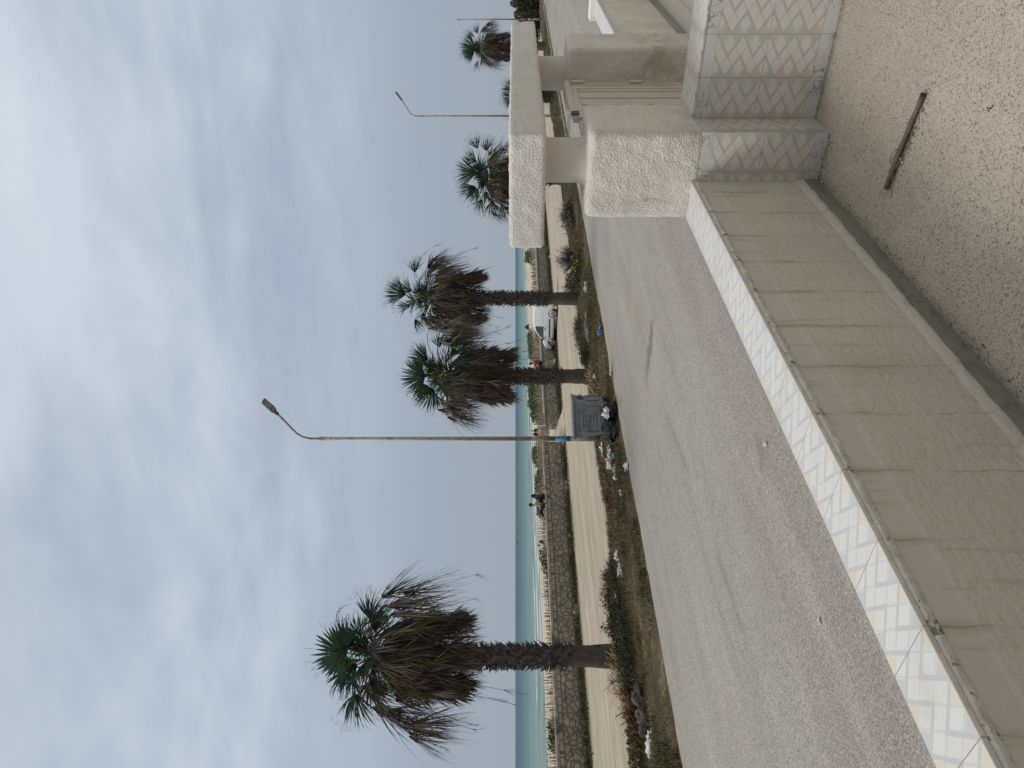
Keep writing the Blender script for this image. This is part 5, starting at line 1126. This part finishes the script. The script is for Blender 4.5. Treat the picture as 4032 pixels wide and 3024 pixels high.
# ------------------------------------------------------------------ people
def skinned(name, verts, edges, rad, mt, parent, root=0, sub=1):
    me = bpy.data.meshes.new(name); me.from_pydata(verts, edges, []); me.update()
    o = bpy.data.objects.new(name, me); C.objects.link(o); md = o.modifiers.new('skin', 'SKIN'); o.modifiers.new('sub', 'SUBSURF').levels = sub
    lay = me.skin_vertices[0].data
    for i, r_ in enumerate(rad): lay[i].radius = (r_, r_); lay[i].use_root = (i == root)
    dg = bpy.context.evaluated_depsgraph_get(); me2 = bpy.data.meshes.new_from_object(o.evaluated_get(dg)); bpy.data.objects.remove(o)
    me2.materials.clear(); me2.materials.append(MAT[mt]); me2.polygons.foreach_set('use_smooth', [True] * len(me2.polygons))
    o = bpy.data.objects.new(name, me2); C.objects.link(o); o.parent = parent; return o
def person(loc, yaw, label, shirt, legs_mt, scarf=False, scale=1., legs='stretch', arm='knee', group=None, head=0., lean=0.):
    o = thing('person', label, 'person', loc, yaw, group); o.scale = (scale,) * 3
    V, E, Rd = [], [], []
    def nd(p, r_, par=None):
        V.append(tuple(p)); Rd.append(r_)
        if par is not None: E.append((par, len(V) - 1))
        return len(V) - 1
    lx = lean
    pel = nd((0, 0, .12), .13); wa = nd((.0 + lx * .3, 0, .30), .125, pel); ch = nd((lx * .7, 0, .47), .14, wa); nk = nd((lx, 0, .60), .058, ch)
    hc = nd((lx + .01, 0, .67), .062, nk); h1_ = nd((lx + .03, 0, .75), .095, hc); h2_ = nd((lx + .02, 0, .83), .088, h1_); nose = nd((lx + .135 * math.cos(head), .135 * math.sin(head), .745), .014, h1_)
    shirt_v = [(V[0], .145), (V[1], .14), (V[2], .155), (V[3], .07)]; shirt_e = [(0, 1), (1, 2), (2, 3)]; leg_v = [((0, 0, .10), .14)]; leg_e = []
    for s_ in (1, -1):
        if legs == 'stretch': K_, A_, T_ = (.40, s_ * .13, .30 if s_ > 0 else .20), (.70, s_ * .12, .07), (.86, s_ * .13, .09)
        elif legs == 'hang': K_, A_, T_ = (.42, s_ * .12, .10), (.45, s_ * .12, -.34), (.58, s_ * .13, -.38)
        else: K_, A_, T_ = (.34, s_ * .16, .34), (.26, s_ * .13, .06), (.42, s_ * .14, .05)
        hp = nd((.03, s_ * .10, .10), .10, pel); kn = nd(K_, .062, hp); an = nd(A_, .042, kn); nd(T_, .032, an)
        k = len(leg_v); leg_v += [((.03, s_ * .10, .10), .112), (K_, .075), (A_, .058)]; leg_e += [(0, k), (k, k + 1), (k + 1, k + 2)]
        sh_ = nd((lx, s_ * .17, .53), .062, ch)
        if arm == 'around' and s_ == -1: El, Wr = (-.06, -.36, .42), (-.04, -.50, .36)
        elif arm == 'up' and s_ == 1: El, Wr = (.12, .30, .50), (.10, .48, .48)
        else: El, Wr = (.06, s_ * .25, .30), (.26, s_ * .16, .26)
        el = nd(El, .043, sh_); wr = nd(Wr, .030, el); dv = (Vector(Wr) - Vector(El)).normalized(); sv = dv.cross(UP).normalized() if abs(dv.z) < .9 else Vector((0, 1, 0))
        pm = nd(Vector(Wr) + dv * .05, .030, wr)
        for k_, (lf, so) in enumerate(((.070, -.026), (.080, -.009), (.074, .009), (.058, .026))):
            f0 = nd(Vector(Wr) + dv * .085 + sv * so, .0085, pm); f1 = nd(Vector(Wr) + dv * (.085 + lf * .55) + sv * so - UP * .008, .0078, f0); nd(Vector(Wr) + dv * (.085 + lf * .9) + sv * so - UP * .026, .0065, f1)
        t0 = nd(Vector(Wr) + dv * .035 + sv * s_ * .036, .010, wr); nd(Vector(Wr) + dv * .07 + sv * s_ * .052 - UP * .01, .008, t0)
        k = len(shirt_v); shirt_v += [((lx, s_ * .17, .53), .075), (El, .056), (tuple(Vector(El).lerp(Vector(Wr), .7)), .044)]; shirt_e += [(2, k), (k, k + 1), (k + 1, k + 2)]
    skinned('body', V, E, Rd, 'skin', o)
    skinned('shirt', [v for v, _ in shirt_v], shirt_e, [r_ for _, r_ in shirt_v], shirt, o)
    skinned('trousers', [v for v, _ in leg_v], leg_e, [r_ for _, r_ in leg_v], legs_mt, o)
    cc = Vector((lx + .02, 0, .79))
    if scarf:
        skinned('headscarf', [(lx + .0, 0, .84), (lx - .03, 0, .76), (lx - .06, 0, .66), (lx - .05, .0, .55), (lx - .07, 0, .38)], [(0, 1), (1, 2), (2, 3), (3, 4)], [.10, .118, .12, .17, .15], 'cloth_black', o)
    else:
        bm = bmesh.new(); bmesh.ops.create_uvsphere(bm, u_segments=16, v_segments=10, radius=.115)
        for v in bm.verts:
            v.co = Vector((v.co.x - .02, v.co.y * .92, v.co.z * 1.05 + .02))
            if v.co.z < -.01 and v.co.x > 0: v.co.z = -.005; 
        me = bpy.data.meshes.new('hair'); bm.to_mesh(me); bm.free(); me.materials.append(MAT['hair']); me.polygons.foreach_set('use_smooth', [True] * len(me.polygons))
        h_ = bpy.data.objects.new('hair', me); C.objects.link(h_); h_.parent = o; h_.location = cc + Vector((0, 0, .025)); h_.rotation_euler = (0, 0, head)
    q = MB()
    for s_ in (1, -1):
        q.cyl(Vector((lx + .03, 0, .765)) + Matrix.Rotation(head, 3, 'Z') @ Vector((.092, s_ * .034, 0)), .009, .008, 8)
    q.build('eyes', 'eye', o); q = MB(); m0 = Matrix.Rotation(head, 3, 'Z'); q.tube([Vector((lx + .03, 0, .708)) + m0 @ Vector((.093, a_, 0)) for a_ in (-.024, 0, .024)], .005, 5); q.build('mouth', 'redbit', o)
    return o
yL = math.atan2(-RT.y, -RT.x)               # facing photo-down (upright left)
yS = math.atan2(FW.y, FW.x)
p = PT(2141, 1988, 29.78); p.z = 1.37; person(p, yL + .15, 'person in a beige shirt sitting on the stone wall with legs stretched along it', 'cloth_beige', 'denim', legs='stretch', arm='knee', head=.3)
p = PT(2141, 1956, 29.8); p.z = 1.37; person(p, yL + .75, 'person in black headscarf sitting on the stone wall against the beige shirt', 'cloth_black', 'cloth_black', True, .97, 'crossed', 'up', head=.2)
p = PT(2128, 1431, 29.85); p.z = 1.13; person(p, yS + .2, 'person in a red shirt sitting on the sea wall facing the water', 'cloth_red', 'denim', legs='hang', arm='knee')
p = PT(2128, 1452, 29.85); p.z = 1.13; person(p, yS - .3, 'person in a pale top sitting on the sea wall beside the red shirt', 'cloth_white', 'denim', legs='hang', arm='knee')
def beach_person(x, y, t, *a_, **k):
    p = PT(x, y, t); p.z = zb(p.x, p.y); return person(p, *a_, **k)
beach_person(2131, 2148, 62, yL + .4, 'person in a white shirt sitting on the sand before the water', 'cloth_white', 'denim', legs='crossed')
beach_person(2131, 2133, 62, yS + .3, 'person in black leaning on the white shirt on the sand', 'cloth_black', 'cloth_black', True, .95, 'crossed')
beach_person(2113, 1696, 72, yS - .2, 'person in dark green sitting on the beach beyond the wall gap', 'leaf_dk', 'denim', False, 1.1, 'crossed')
beach_person(2113, 1710, 72, yS + .3, 'person in black headscarf sitting on the beach beyond the lamp pole', 'cloth_black', 'cloth_black', True, 1.1, 'crossed')
beach_person(2074, 1026, 120, yS, 'tiny dark dressed person sitting near the waterline beside the beam end', 'cloth_black', 'denim', False, 1.0, 'crossed')
beach_person(2074, 1034, 121, yS, 'tiny pale dressed person sitting near the waterline beside the beam end', 'cloth_white', 'denim', False, 1.0, 'crossed')
# beach umbrella, bird, buoy
p = PT(2092, 1288, 100); p.z = zb(p.x, p.y); um = thing('beach_umbrella', 'small half closed navy beach umbrella at the waterline behind the white van', 'umbrella', p)
q = MB(); q.tube([(0, 0, 0), (0, 0, 1.75)], .02, 6); q.build('pole', 'rim', um); q = MB(); q.tube([(0, 0, .55), (0, 0, 1.1), (0, 0, 1.7)], [.85, .6, .03], 12); q.build('canopy', 'denim', um)
bp_ = PD(1655, 653, 230); bi = MB(); bi.tube([bp_ + RT * a_ for a_ in (-.22, -.12, 0, .14, .20)], [.01, .05, .06, .035, .008], 8)
for s_ in (1, -1): bi.face([bp_ + RT * .08, bp_ - RT * .06, bp_ - RT * .10 + Vector((0, 0, .22)) + FW * s_ * .25, bp_ + RT * .02 + Vector((0, 0, .24)) + FW * s_ * .28]); bi.face([bp_ - RT * .10 + Vector((0, 0, .22)) + FW * s_ * .25, bp_ + RT * .02 + Vector((0, 0, .24)) + FW * s_ * .28, bp_ - RT * .12 + Vector((0, 0, .18)) + FW * s_ * .5])
tag(bi.build('bird', 'rubber'), 'tiny dark bird flying in the grey sky above the beam', 'bird')
p = G(2039.5, 2137, -1.5); bo = thing('buoy', 'tiny dark buoy far out on the sea', 'buoy', p); q = MB(); q.tube([(0, 0, -1), (0, 0, 1.2), (0, 0, 2.6), (0, 0, 3.0)], [1.3, 1.3, .4, .3], 12); q.build('float', 'plastic_dk', bo)
